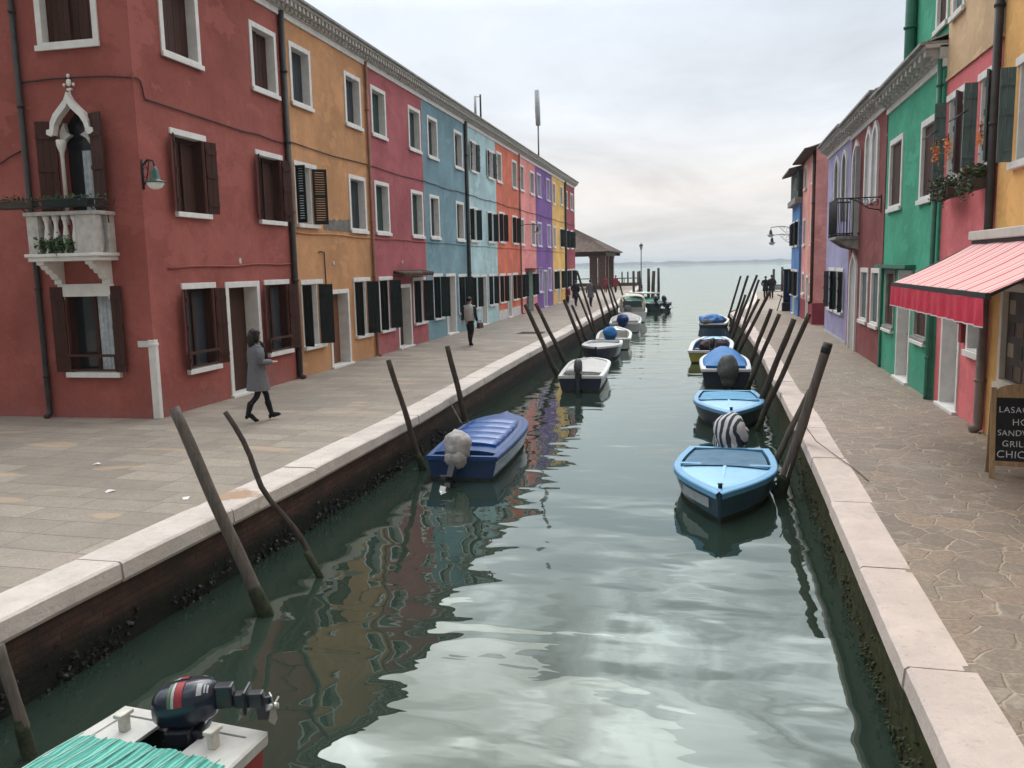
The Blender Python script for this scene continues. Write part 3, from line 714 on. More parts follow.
# --- slate blue
h = LeftHouse(31.2, 37.2, M4, 'slate blue house with white framed windows and a pale door')
f = h.f
for a, b in ((31.82, 33.12), (35.46, 36.78)): f.framed(a, b, 6.92, 8.5, DKWIN); f.framed(a, b - .05, 3.88, 5.56, DKWIN)
f.shuttered(31.9, 33.2, .72, 2.54, GREENSH); f.plaque(34.3, 2.95); f.framed(33.67, 35.1, 0, 2.52, GREYDOOR, door=True); f.shuttered(35.5, 36.85, .72, 2.48, GREENSH)
h.finish(pipes=((37.17, PIPE, .085),))
# --- pale aqua
h = LeftHouse(37.2, 43.05, M5, 'pale aqua house beyond the thick black drainpipe')
f = h.f
for a, b in ((38.0, 39.2), (41.25, 42.6)): f.shuttered(a, b, 7.0, 8.45, GREENSH, 160, 165, lw=.3, pane=DKWIN)
f.shuttered(37.62, 39.15, 3.88, 5.48, GREENSH); f.shuttered(40.95, 42.5, 3.9, 5.47, GREENSH)
f.shuttered(37.7, 39.1, .82, 2.42, GREENSH); f.framed(39.45, 40.55, 0, 2.40, GREYDOOR, door=True, fw=.1); f.shuttered(40.9, 42.33, .82, 2.42, GREENSH)
h.finish()
# --- burnt orange
h = LeftHouse(43.05, 48.7, M6, 'burnt orange house with black shutters and a white plinth')
f = h.f
for a, b in ((43.26, 44.4), (46.9, 48.2)): f.framed(a, b, 7.02, 8.57, DKWIN)
f.shuttered(43.45, 44.8, 3.95, 5.57, GREENSH); f.shuttered(46.7, 48.1, 3.95, 5.55, GREENSH)
f.shuttered(43.3, 44.7, .84, 2.4, GREENSH); f.framed(45.2, 46.2, 0, 2.38, GREYDOOR, door=True, fw=.1); f.shuttered(46.5, 47.9, .86, 2.4, GREENSH)
h.finish(pipes=((48.66, PIPEB, .05),))
MB().box(.01, 2.1, -.012, 0, 0, .5).box(3.2, 5.63, -.012, 0, 0, .5).build('plinth', paint('pale_limed_plinth', (.52, .5, .48), .9, .2, 3), h.root)
# --- salmon pink
h = LeftHouse(48.7, 53.85, M7, 'salmon pink house with a long grey curtain hanging in its doorway')
f = h.f
f.framed(49.1, 50.2, 7.05, 8.55, DKWIN); f.framed(52.0, 53.4, 7.07, 8.5, DKWIN); f.framed(48.95, 50.0, 3.95, 5.53, DKWIN); f.framed(52.2, 53.5, 3.98, 5.5, DKWIN)
f.shuttered(48.85, 50.15, .87, 2.4, GREENSH); f.framed(50.4, 51.7, 0, 2.45, BROWN2, door=True); f.shuttered(52.0, 53.4, .87, 2.4, GREENSH)
h.finish()
m = MB(); n = 26; m.grid([[(1.62 + 1.45 * i / n, -.10 + .045 * math.sin(i * 1.35) - .02 * k, z) for i in range(n + 1)] for k, z in enumerate((2.42, 1.2, .05))])
m.smooth = True; m.tube([(1.5, -.1, 2.43), (3.2, -.1, 2.43)], .02, 6); m.build('door_curtain', paint('faded_green_canvas', (.17, .23, .20), .9, .3, 5), h.root)
MB().box(1.4, 4.8, -.5, 0, 2.55, 2.62).build('door_canopy', BROWN2, h.root)
# --- violet
h = LeftHouse(53.85, 60.1, M8, 'violet house with pale lilac window frames')
f = h.f; LIL = paint('lilac_white_trim', (.52, .47, .60), .7, .1, 4)
for a, b in ((54.3, 55.8), (57.8, 59.2)):
    f.framed(a, b, 7.08, 8.6, CURT, frame=LIL); f.framed(a, b, 3.97, 5.55, CURT, frame=LIL); f.framed(a + .2, b, 1.02, 2.64, CURT, frame=LIL)
f.framed(56.2, 57.55, 0, 2.48, GREYDOOR, frame=LIL, door=True)
h.finish()
# --- golden yellow
h = LeftHouse(60.1, 65.85, M9, 'golden yellow house with dark shutters near the far end of the row')
f = h.f
f.framed(60.35, 61.4, 7.0, 8.55, DKWIN); f.framed(63.6, 64.8, 7.15, 8.6, DKWIN); f.framed(60.35, 61.4, 3.99, 5.52, DKWIN); f.shuttered(63.3, 64.6, 4.02, 5.52, GREENSH)
f.shuttered(60.4, 61.7, .98, 2.46, GREENSH); f.framed(62.0, 63.0, 0, 2.48, GREYDOOR, door=True, fw=.1); f.shuttered(63.6, 65.0, .98, 2.46, GREENSH)
h.finish(pipes=((65.8, PIPE, .09),))
# --- dark crimson
h = LeftHouse(65.85, 71.2, M10, 'dark crimson house at the far end of the left row beside the pavilion')
f = h.f
f.framed(66.1, 67.3, 7.08, 8.45, DKWIN); f.framed(68.8, 70.2, 7.08, 8.45, DKWIN); f.shuttered(66.2, 67.4, 4.0, 5.52, GREENSH); f.shuttered(68.6, 70.0, 4.02, 5.52, GREENSH)
f.shuttered(66.1, 67.5, .98, 2.46, GREENSH); f.framed(67.9, 68.9, 0, 2.46, GREYDOOR, door=True, fw=.1); f.shuttered(69.2, 70.6, .98, 2.46, GREENSH)
h.finish()
g_ = Face(h.root, 9, 8.95, loc=(h.w, 0, 0), rz=math.pi / 2)

# ------------------------------------------------------------------ right row
class RightHouse:
    def __init__(s, y0, y1, x, zt, mat, label, dep=8, name='terraced_house'):
        s.y0, s.y1, s.x, s.zt, s.mat, s.dep, s.w = y0, y1, x, zt, mat, dep, y1 - y0
        s.root = tag(empty(name, (x, y1, 0), -math.pi / 2), label, 'house', 'painted houses on the right quay')
        s.f = Face(s.root, s.w, zt, flip=lambda y: y1 - y); s.f.right = True
    def done(s, corn=True, top=None, extra=None, z0=0, overh=.3):
        s.f.wall(s.mat, extra=extra, z0=z0); body(s.root, s.w, s.zt, s.dep, s.mat)
        if corn: cornice(s.root, s.w, s.zt, .46, .4, step=.42)
        roof(s.root, s.w, s.zt + (.46 if corn else 0), s.dep, over=overh)
    def a(s, y): return s.y1 - y
P0 = plaster('amber_plaster', (.70, .39, .135), (.5, .4, .25)); P1 = plaster('coral_pink_plaster', (.66, .165, .175), (.6, .35, .32), var=.10); P1B = plaster('sand_beige_plaster', (.60, .41, .245), (.5, .45, .38))
P2 = plaster('emerald_plaster', (.06, .34, .215), (.14, .36, .26)); P3 = plaster('wine_red_plaster', (.23, .068, .066), (.35, .22, .2)); P4 = plaster('lavender_plaster', (.34, .32, .50), (.5, .48, .5))
P5 = plaster('dusty_pink_plaster', (.74, .34, .30), (.55, .42, .36)); P6 = plaster('cornflower_blue_plaster', (.10, .235, .50), (.35, .4, .5))
# amber shop house (runs out of the picture)
h = RightHouse(4.0, 14.62, 4.09, 9.8, P0, 'amber yellow shop house at the right edge behind the chalkboard')
f = h.f
f.shuttered(12.6, 13.95, 3.96, 5.5, GREYGREEN, 95, 150); f.shuttered(9.2, 10.5, 3.96, 5.5, GREYGREEN, 95, 150)
sw_ = f.framed(11.2, 14.08, .82, 2.36, paint('dim_shop_interior', (.07, .058, .048), .5, .3, 2), fw=.12, dep=.07, frame=paint('cream_shop_trim', (.60, .55, .46), .6, .1, 4))
m = MB()
rnd = random.Random(4); y = 1.02
b0 = h.a(14.08) + .2
for i in range(6):
    for k in range(4): m.cur = rnd.choice((0, 0, 1, 2)); m.box(b0 + i * .36 + rnd.uniform(0, .03), b0 + i * .36 + .27, .045, .066, .98 + k * .31, 1.18 + k * .31)
f.put(m, 'photo_menu', [paint('menu_print_dark', (.04, .028, .02), .5, .4, 30), paint('menu_print_brown', (.15, .095, .055), .5, .4, 25), paint('menu_print_cream', (.30, .25, .18), .5, .3, 25)], 0, sw_)
f.framed(7.5, 9.2, 0, 2.35, GREYDOOR, door=True)
h.done(); pipe(h.root, -.06, 2.2, 9.9, PIPE, .065, foot=False); pipe(h.root, -.06, 0, 2.35, PIPEG, .075)
# coral pink house with sand beige top storey
h = RightHouse(14.62, 17.97, 4.10, 6.0, P1, 'coral pink house with a sand beige upper storey and orange flowers at its windows')
f = h.f
f.shuttered(16.62, 17.84, 4.08, 5.68, GREYGREEN, 95, 150); f.shuttered(14.86, 15.85, 4.08, 5.66, GREYGREEN, 95, 150)
d_ = f.framed(16.25, 17.5, 0, 2.3, GREYDOOR, fw=.10, dep=.25, door=True); gw = f.framed(14.84, 15.84, 1.13, 2.4, GLASS, fw=.10, dep=.2)
m = MB(); a0, a1 = h.a(15.74), h.a(14.94)
for k in range(1, 4): m.box(a0 + (a1 - a0) * k / 4 - .012, a0 + (a1 - a0) * k / 4 + .012, .17, .19, 1.23, 2.3)
for k in range(1, 4): m.box(a0, a1, .168, .186, 1.23 + k * .27, 1.255 + k * .27)
f.put(m, 'glazing_bars', paint('grey_green_bars', (.2, .24, .22), .6), 0, gw)
f.wall(P1); body(h.root, h.w, 9.8, 8, P1B)
tf = Face(h.root, h.w, 9.8, loc=(0, -.012, 0), flip=lambda y: 17.97 - y)
tf.right = True; tf.framed(16.9, 17.75, 6.97, 8.5, GREYGREEN); tf.framed(14.95, 15.8, 6.97, 8.5, GREYGREEN)
tf.wall(P1B, z0=6.0, name='upper_wall'); MB().box(.01, h.w - .01, -.035, -.012, 5.96, 6.02).build('string_course', P1B, h.root)
cornice(h.root, h.w, 9.8, .46); roof(h.root, h.w, 10.26, 8)
MB().box(h.a(16.12), h.a(15.9), -.12, 0, 1.62, 1.66).box(h.a(16.1), h.a(15.93), -.08, 0, 1.3, 1.62).build('letter_box', REDCL, h.root, .006)
MB().lathe([(.03, 0), (.05, .1), (.02, .28)], (h.a(16.28), -.07, 4.95), 8).build('wall_lantern', REDCL, h.root)
for yv, zz in ((17.2, 4.62), (15.35, 4.66)):
    m = MB().tube([(h.a(yv + .55), -.42, zz + .30), (h.a(yv - .55), -.42, zz + .30)], .015, 6); m.build('clothes_bar', IRON, h.root)
# emerald house
h = RightHouse(17.97, 23.5, 4.06, 6.25, P2, 'emerald green house with an arcaded cornice and tall upper wall')
f = h.f
f.framed(21.5, 23.05, 3.87, 5.56, BROWN, fw=.13); f.framed(18.25, 19.7, 3.85, 5.5, BROWN, fw=.13)
f.framed(21.85, 23.0, 1.05, 2.48, BROWN2, fw=.1, frame=GREYST); f.framed(20.05, 21.45, 0, 2.48, GREYDOOR, fw=.09, door=True); f.framed(18.5, 19.7, 1.05, 2.48, BROWN2, fw=.1, frame=GREYST)
h.done()
for y0, y1 in ((21.82, 23.03), (18.47, 19.73)): MB().box(h.a(y1), h.a(y0), -.1, 0, .98, 1.05).build('sill', WHITE, h.root, .006)
MB().box(h.a(23.44), h.a(19.78), -.22, 0, 2.52, 2.60).build('shop_pelmet', paint('dark_green_paint', (.03, .14, .09), .5), h.root)
for yy in (18.06, 23.42): MB().box(h.a(yy) - .07, h.a(yy) + .07, -.06, 0, 0, 2.6).build('pilaster', paint('dark_green_paint', (.03, .14, .09), .5), h.root)
uf = None; uf = Face(h.root, 3.65, 10.2, loc=(h.a(21.62), .10, 0), flip=lambda y: 21.62 - y)
uf.right = True; uf.framed(18.35, 19.3, 7.1, 8.6, BROWN, fw=.12); uf.wall(P2, z0=6.3, name='attic_wall')
MB().add([(h.a(21.62), .1, 6.3), (h.a(21.62), 7.9, 6.3), (h.a(21.62), 7.9, 10.2), (h.a(21.62), .1, 10.2)], [(0, 1, 2, 3)]).build('attic_side_wall', P2, h.root)
pipe(h.root, h.a(21.15), 6.9, 10.2, paint('dark_green_paint', (.03, .14, .09), .5), .12, .02, foot=False)
pipe(h.root, h.a(18.05), 0, 6.4, paint('dark_green_paint', (.03, .14, .09), .5), .05, foot=False)
def arch(face, y0, y1, z0, z1, pane, fw=.14, trim=None, ogee=.0, name='arched_window'):
    a0, a1 = face.ab(y0, y1); c = (a0 + a1) / 2; rr = (a1 - a0) / 2; zs = z1 - rr * (1.25 if ogee else 1)
    def outline(k):
        r2 = rr - k; p = [(c - r2, z0), (c - r2, zs)]
        for i in range(1, 12): an = math.pi * (1 - i / 12); p.append((c + r2 * math.cos(an), zs + (z1 - zs - k) * (.80 * math.sin(an) + .20 * max(0, 1 - abs(math.cos(an)) * 1.6) ** 1.3)))
        return p + [(c + r2, zs), (c + r2, z0)]
    o, i_ = outline(0), outline(fw)
    w = face.put(MB().prism(i_, -.012, -.0), name, pane)
    m = MB()
    for k in range(len(o) - 1): m.prism([o[k], o[k + 1], i_[k + 1], i_[k]], -.06, -.001)
    face.put(m, 'arch_frame', trim or WHITE, 0, w)
    return w
# wine red house
h = RightHouse(23.5, 29.4, 4.04, 6.42, P3, 'wine red house with white arched windows and an iron balcony')
f = h.f; PALEP = paint('pale_grey_blind', (.36, .36, .37), .8, .1, 3)
arch(f, 24.45, 25.46, 4.25, 6.36, PALEP, .17); arch(f, 25.49, 26.5, 4.25, 6.36, PALEP, .17); arch(f, 27.5, 28.9, 3.5, 6.3, GLASS, .17)
f.framed(23.75, 25.0, .95, 2.5, GREYGREEN, fw=.13); f.framed(25.5, 26.8, .95, 2.5, GREYGREEN, fw=.13)
arch(f, 27.4, 28.8, 0, 3.0, GREYDOOR, .16, name='arched_door')
h.done()
a0, a1 = h.a(29.2), h.a(27.35)
bal = f.put(MB().box(a0, a1, -.66, 0, 3.34, 3.42).prism([(0, 3.34), (-.62, 3.34), (-.3, 3.12), (0, 3.02)], a1 - .2, a1 - .05, 'yz').prism([(0, 3.34), (-.62, 3.34), (-.3, 3.12), (0, 3.02)], a0 + .1, a0 + .25, 'yz'), 'balcony', GREYST)
m = MB()
for z in (3.5, 4.52): m.tube([(a0, 0, z), (a0, -.64, z), (a1, -.64, z), (a1, 0, z)], .022, 6)
for i in range(18): a = a0 + (a1 - a0) * i / 17; m.tube([(a, -.64, 3.42), (a, -.64, 4.52)], .012, 5)
for i in range(1, 7): y = -.64 * i / 7; m.tube([(a1, y, 3.42), (a1, y, 4.52)], .012, 5); m.tube([(a0, y, 3.42), (a0, y, 4.52)], .012, 5)
f.put(m, 'railing', IRON, 0, bal)
f.put(MB().box(a1 - .05, a1 + .05, -.17, -.06, 3.42, 6.0), 'downpipe', PALEP)
# lavender house
h = RightHouse(29.4, 35.3, 4.04, 6.5, P4, 'lavender house with dark shutters between the wine red and dusty pink houses')
f = h.f
f.shuttered(30.3, 32.2, .9, 2.46, GREENSH, 160, 150, pane=DKWIN, lw=.3); f.shuttered(32.4, 34.2, .9, 2.46, GREENSH, 160, 150, pane=DKWIN, lw=.3)
for y0, y1 in ((30.1, 31.3), (32.0, 33.2)):
    arch(f, y0, y1, 4.0, 6.35, GREENSH, .13)
h.done()
MB().box(h.a(35.2), h.a(29.5), -.02, 0, 0, .10).build('plinth', STONE, h.root)
# dusty pink house, standing forward
h = RightHouse(38.8, 44.5, 3.95, 7.35, P5, 'dusty pink house standing forward with a dark red base and tiled eaves')
f = h.f
for z0, z1 in ((6.0, 7.1), (3.4, 4.7)): f.framed(39.1, 40.2, z0, z1, DKWIN); f.framed(42.6, 43.7, z0, z1, DKWIN)
f.framed(39.0, 40.1, 1.12, 2.2, DKWIN); f.framed(40.7, 41.7, 0, 2.05, GREYDOOR, door=True, fw=.1); f.framed(42.6, 43.7, 1.12, 2.2, DKWIN)
h.done(corn=False, overh=.45)
for a0, a1 in ((.01, h.a(41.75)), (h.a(40.65), h.w + .012)): MB().box(a0, a1, -.02, 0, 0, .92).build('painted_base', M10, h.root)
MB().box(h.w - .012, h.w + .012, 0, 5, 0, .92).build('painted_base', M10, h.root)
MB().box(-.1, h.w + .3, -.5, 0, 7.30, 7.36).build('eaves_board', BROWN2, h.root)
pipe(h.root, h.w - .12, .9, 7.3, BROWN2, .07, .06)
# cornflower blue house
h = RightHouse(44.5, 49.0, 3.84, 5.5, P6, 'cornflower blue house at the far right with a dark enclosed roof terrace')
f = h.f
f.shuttered(44.9, 46.2, 3.4, 4.75, GREENSH, 160, 150, pane=DKWIN, lw=.3); f.shuttered(47.1, 48.4, 3.4, 4.75, GREENSH, 160, 150, pane=DKWIN, lw=.3)
f.shuttered(44.8, 46.2, .9, 2.3, GREENSH, 160, 150, pane=DKWIN, lw=.3); f.framed(46.5, 47.5, 0, 2.3, GREYDOOR, door=True, fw=.1); f.shuttered(47.7, 48.8, .9, 2.3, GREENSH, 160, 150, pane=DKWIN, lw=.3)
h.f.wall(P6); body(h.root, h.w, 5.5, 8, P6)
TG = paint('dark_green_terrace_boards', (.028, .055, .05), .7, .3, 5)
MB().box(-.05, h.w - .02, -.25, 7.5, 5.5, 5.78).build('terrace_parapet', GREYST, h.root)
m = MB()
for i in range(10): m.box(.05 + i * .44, .05 + i * .44 + .42, -.1, -.05, 5.78, 7.1)
m.box(.02, h.w - .06, -.05, 6, 5.78, 7.1); m.build('terrace_cabin', TG, h.root)
MB().add([(-.2, -.55, 7.05), (h.w - .02, -.55, 7.05), (h.w - .02, 3, 7.9), (-.2, 3, 7.9), (-.2, -.55, 7.15), (h.w - .02, -.55, 7.15), (h.w - .02, 3, 8.0), (-.2, 3, 8.0)], [(0, 3, 2, 1), (4, 5, 6, 7), (0, 1, 5, 4), (1, 2, 6, 5), (2, 3, 7, 6), (3, 0, 4, 7)]).build('terrace_roof', TILES, h.root)
m = MB()
for k in range(24): an = 2 * math.pi * k / 24; m.box(-.05, .05, -.04, .04, .26, .31, Matrix.Translation((h.a(45.4), -.14, 6.45)) @ Matrix.Rotation(an, 4, 'Y'))
m.build('round_vent', STONE, h.root)
# ------------------------------------------------------------------ mooring poles
def pole(label, B, T, r, group, mat=POLE, crook=.0, cap=False, seed=0):
    B, T = Vector(B), Vector(T); r *= .83; o = empty('mooring_pole', (B.x, B.y, ZW)); tag(o, label, 'mooring pole', group)
    base = Vector((B.x, B.y, ZW)); n = 12; pts = []; rs = []
    for i in range(n + 1):
        u = i / n; p = B.lerp(T, u) - base
        p += Vector((mnoise.noise(Vector((u * 2.6, seed, 1))), mnoise.noise(Vector((u * 2.6, seed, 5))), 0)) * (.03 + crook) * math.sin(math.pi * u)
        pts.append(p); rs.append(r * (1.08 - .18 * u) * (1 + .10 * mnoise.noise(Vector((u * 7, seed, 9)))))
    m = MB().tube(pts, rs, 12); m.build('shaft', mat, o)
    # dark weed skirt at the water
    k = (ZW + .30 - B.z) / (T.z - B.z); q = B.lerp(T, k) - base; q0 = B - base
    MB().tube([q0, q0.lerp(q, .5), q0.lerp(q, .85), q], [r * 1.25, r * 1.28, r * 1.2, r * 1.02], 12).build('weed_skirt', paint('wet_green_weed', (.022, .028, .012), .8, .5, 14, .02, 30), o)
    if cap: MB().tube([pts[-1] - (pts[-1] - pts[-2]).normalized() * .16, pts[-1] - (pts[-1] - pts[-2]).normalized() * .02], [r * 1.0, r * .98], 12).build('metal_band', IRON, o)
    return o
LG, RG = 'mooring poles leaning along the left quay', 'mooring poles leaning along the right quay'
lp = [((-4.90,5.00,-1.2),(-5.16,5.00,.05),.055,'mooring pole cut off by the left border beside the boat with the turquoise cover',0,0,POLE2),
((-4.53,7.78,-.95),(-5.50,7.78,1.37),.078,'thickest left pole, grey and straight, in front of the oxblood corner',0,0,POLE2),
((-4.44,8.92,-.95),(-5.62,8.92,1.13),.040,'thin crooked branch-like pole leaning over the kerb near the walking woman',.10,0,POLE),
((-5.05,14.22,-.95),(-5.66,14.22,1.16),.060,'slim pole leaning behind the stern of the dark blue covered boat',0,0,POLE),
((-5.21,17.68,-.95),(-5.67,17.68,1.08),.074,'pole standing at the bow of the dark blue covered boat',0,0,POLE),
((-5.00,27.41,-.95),(-6.09,27.41,1.52),.090,'left one of the two tall poles beside the white skiff with grey motor',0,0,POLE),
((-5.35,31.03,-.95),(-6.50,31.03,1.39),.092,'right one of the two tall poles beside the white skiff with grey motor',0,0,POLE),
((-5.58,36.82,-.95),(-6.46,36.82,1.29),.095,'pole beside the small boat with the navy hull, left quay',0,0,POLE),
((-5.61,38.56,-.95),(-6.41,38.56,.97),.075,'shorter pole just behind the one beside the navy hulled boat',0,0,POLE),
((-5.72,41.89,-.95),(-6.67,41.89,1.40),.07,'pole beside the white boat with the round blue motor cover',0,0,POLE),
((-5.66,41.99,-.95),(-6.70,41.99,2.46),.07,'tallest pole of the far left quay, reaching above the people',0,0,POLE),
((-6.02,48.41,-.95),(-6.77,48.41,1.65),.085,'pole in front of the far person in the grey jacket',0,0,POLE),
((-6.06,52.27,-.95),(-6.94,52.27,1.50),.085,'pole beside the cream cabin boat, nearer of three',0,0,POLE),
((-6.22,55.43,-.95),(-6.91,55.43,1.51),.085,'pole beside the cream cabin boat, middle of three',0,0,POLE),
((-6.22,58.10,-.95),(-7.04,58.10,1.31),.085,'pole beside the cream cabin boat, farthest of three',0,0,POLE),
((-6.55,65.36,-.95),(-7.27,65.36,1.49),.08,'last leaning pole of the left quay before the upright piles',0,0,POLE)]
for i, (b, t_, r, lab, cr, cp, mt) in enumerate(lp): pole(lab, b, t_, r, LG, mt, cr, cp, i + 1)
rp = [((.92,13.43,-.95),(1.60,13.43,1.53),.088,'nearest right pole, thick and grey with a dark metal band at its top',0,1,POLE2),
((.80,14.61,-.95),(1.48,14.61,.65),.060,'shorter pole crossing behind the thick banded pole on the right',0,0,POLE2),
((.79,18.69,-.95),(1.84,18.69,1.65),.066,'bent brown pole beside the second light blue boat',.05,0,POLE),
((.83,20.47,-.95),(1.69,20.47,1.43),.084,'dark thick straight pole behind the bent brown one, right quay',0,0,POLE),
((.78,24.80,-.95),(1.66,24.80,1.29),.074,'pole beside the boat with the domed blue tarpaulin, nearer of a pair',0,0,POLE),
((.81,27.53,-.95),(1.60,27.53,1.29),.080,'pole beside the boat with the domed blue tarpaulin, farther of a pair',0,0,POLE),
((.60,32.88,-.95),(1.86,32.88,1.67),.078,'long pole leaning low in front of the two far dark figures',0,0,POLE),
((.55,35.48,-.95),(1.59,35.48,1.27),.074,'thinner pole parallel to the long leaning one, right quay',0,0,POLE),
((.55,40.72,-.95),(1.23,40.72,1.25),.074,'short pole beside the dark boat with blue canvas, right quay',0,0,POLE),
((.53,39.84,-.95),(1.69,39.84,2.14),.069,'very tall slim pole over the dark boat with blue canvas',0,0,POLE),
((.48,42.54,-.95),(1.39,42.54,2.08),.074,'tall pole at the corner where the right quay ends',0,0,POLE),
((.42,49.40,-.95),(1.23,49.40,1.96),.072,'farthest pole off the right quay corner, standing against the lagoon',0,0,POLE),
((.68,36.23,-.95),(1.61,36.23,2.01),.063,'slim tall pole immediately left of the two far dark figures',0,0,POLE)]
for i, (b, t_, r, lab, cr, cp, mt) in enumerate(rp): pole(lab, b, t_, r, RG, mt, cr, cp, i + 31)
# upright piles at the mouth
PLAB = ['faint thin pile rising from the lagoon, nearest the pavilion columns', 'faint pile in the lagoon, second from the pavilion columns', 'pile in the lagoon at the far left railing, third from the pavilion', 'tall pile just left of the tall lamp post, the left of two', 'tall pile just left of the tall lamp post, the right of two',
        'thick pile immediately right of the tall lamp post', 'leaning stout pile in the middle of the three right of the lamp post', 'slim pile farthest right of the lamp post', 'pile behind the two far dark figures on the right', 'pile beside the dark blue wall at the right quay end']
for i, (x, y, z, r) in enumerate([(-12.2,113.7,1.76,.10),(-11.43,113.5,1.75,.11),(-10.1,113.2,1.77,.12),(-7.3,77.5,2.12,.12),(-7.1,81.2,2.08,.11),(-7.35,95.3,2.21,.17),(-6.85,95.0,1.94,.2),(-6.0,91.0,2.27,.14),(5.0,83.2,2.0,.12),(6.1,88.3,2.13,.12)]):
    o = empty('timber_pile', (x, y, ZW)); tag(o, PLAB[i], 'timber pile', 'upright piles at the mouth of the canal')
    MB().tube([(0, 0, -.4), (.02, 0, 1.2), ((.1 if i == 6 else 0), 0, z - ZW)], [r, r, r * .9], 10).build('shaft', POLE, o)
    MB().tube([(0, 0, -.3), (0, 0, .35)], [r * 1.15, r * 1.05], 10).build('weed_skirt', paint('wet_green_weed', (.022, .028, .012)), o)

# ------------------------------------------------------------------ boats
def hullshape(Lb, B, fb, rise=.12, sternw=.86, p=2.3, rake=.35, N_=18, tw=.45):
    st = []
    for i in range(N_ + 1):
        u = i / N_
        hb = (sternw + (1 - sternw) * math.sin(min(u / tw, 1) * math.pi / 2)) if u < tw else max(.022, 1 - ((u - tw) / (1 - tw)) ** p)
        st.append((u * Lb, hb * B / 2, fb + rise * u * u, u))
    return st
def boat(label, loc, hdg, Lb=4.0, B=1.5, fb=.42, rise=.14, hull=None, rim=None, deck=None, inner=None, deck_from=.5, rimw=.09, group='boats moored along the canal', name='motor_boat', sternw=.86, p=2.3, rake=.3, tw=.45, strake=None):
    o = empty(name, (loc[0], loc[1], ZW), hdg); tag(o, label, 'boat', group)
    st = hullshape(Lb, B, fb, rise, sternw, p, rake, tw=tw)
    rows = []
    for x, hb, zs, u in st:
        rk = rake * u ** 4
        half = [(x + rk, hb, zs), (x + rk * .75, hb * .97, zs * .62), (x + rk * .45, hb * .90, zs * .22), (x + rk * .2, hb * .78, -.08), (x, hb * .3, -.2)]
        rows.append(half + [(a, -b, c) for a, b, c in half[::-1]])
    m = MB(); m.smooth = True; m.grid(rows); m.smooth = False; m.add(rows[0], [tuple(range(10))]); m.add(rows[-1], [tuple(range(10))]); hu = m.build('hull', hull, o)
    m = MB(); m.smooth = True
    for sgn in (1, -1):
        rr = []
        for x, hb, zs, u in st:
            rk = rake * u ** 4; za = zs * .22; q = []
            for z in (.055 + .012 * mnoise.noise(Vector((x * 5, sgn, Lb))), -.03):
                f_ = max(0, min(1, (za - z) / (za + .08))); q.append((x + rk * (.45 - .25 * f_) + .004, sgn * (hb * (.90 - .12 * f_) + .006), z))
            rr.append(q)
        m.grid(rr)
    q = rows[0]; m.add([(-.006, q[3][1] * 1.05, -.05), (-.006, -q[3][1] * 1.05, -.05), (-.006, -q[3][1] * 1.09, .05), (-.006, q[3][1] * 1.09, .05)], [(0, 1, 2, 3)])
    m.build('waterline_slime', paint('waterline_slime', (.022, .028, .016), .7, .5, 9), o)
    # gunwale
    def edge(k, dz):   # outline inset by k
        out = []
        for x, hb, zs, u in st:
            rk = rake * u ** 4; xx = x + rk
            xi = k * 1.0 + xx * (Lb + rake - 2.2 * k) / (Lb + rake) if k > 0 else xx - k * (u - .5) * 2 * .5
            out.append((xi, max(hb - k, .0) if k > 0 else hb - k, zs + dz))
        return out
    m = MB()
    prof = [(-.022, -.06), (-.026, .012), (-.01, .026), (rimw, .026), (rimw, -.05)]
    for sgn in (1, -1):
        es = [edge(k, dz) for k, dz in prof]
        m.grid([[(e[i][0], sgn * e[i][1], e[i][2]) for e in es] for i in range(len(st))])
    z0 = st[0][2]; hw = st[0][1]
    m.box(-.022, rimw, -hw - .02, hw + .02, z0 - .05, z0 + .024)
    m.build('gunwale', rim, o)
    ins = edge(rimw - .004, 0)
    def strip(u0, u1, dz, mat, nm, camber=.0, k=rimw - .004, n=6, thick=0):
        e = [q for q, s_ in zip(edge(k, 0), st) if u0 - 1e-6 <= s_[3] <= u1 + 1e-6]
        mm = MB(); mm.smooth = True
        mm.grid([[(x, y * (1 - 2 * j / n), z + dz + camber * (1 - (1 - 2 * j / n) ** 2)) for j in range(n + 1)] for x, y, z in e])
        return mm.build(nm, mat, o)
    if deck: strip(deck_from, 1, -.012, deck, 'foredeck', .035)
    if inner:
        mm = MB(); e = [q for q, s_ in zip(ins, st) if s_[3] <= deck_from + .03]
        mm.grid([[(x, y, z), (x, y * .93, .06), (x, 0, .03), (x, -y * .93, .06), (x, -y, z)] for x, y, z in e]); mm.add([(e[0][0], e[0][1], e[0][2]), (e[0][0], e[0][1] * .93, .06), (e[0][0], -e[0][1] * .93, .06), (e[0][0], -e[0][1], e[0][2])], [(0, 1, 2, 3)])
        x, y, z = e[-1]; mm.add([(x, y, z), (x, y * .93, .06), (x, -y * .93, .06), (x, -y, z)], [(3, 2, 1, 0)])
        mm.build('interior', inner, o)
        for k in (.3, .62):
            q = ins[int(k * deck_from * (len(st) - 1))]; MB().box(q[0] - .14, q[0] + .14, -q[1] * .97, q[1] * .97, z0 * .62, z0 * .62 + .035).build('thwart', rim, o)
    if strake:
        mm = MB()
        for sgn in (1, -1): mm.grid([[(x + rake * u ** 4 * .9, sgn * (hb * .992 + .012), zs * .86), (x + rake * u ** 4 * .85, sgn * (hb * .985 + .012), zs * .74)] for x, hb, zs, u in st[:-1]])
        mm.build('rubbing_strake', strake, o)
    o['_'] = 0; del o['_']
    return o, st, strip, edge
MOTDK = paint('dark_motor_cowl', (.014, .016, .022), .35, .15, 8, coat=.4); MOTGR = paint('grey_motor_cowl', (.09, .095, .10), .4, .15, 8); STEEL = paint('bright_steel', (.55, .55, .54), .3, .1, metal=.8)
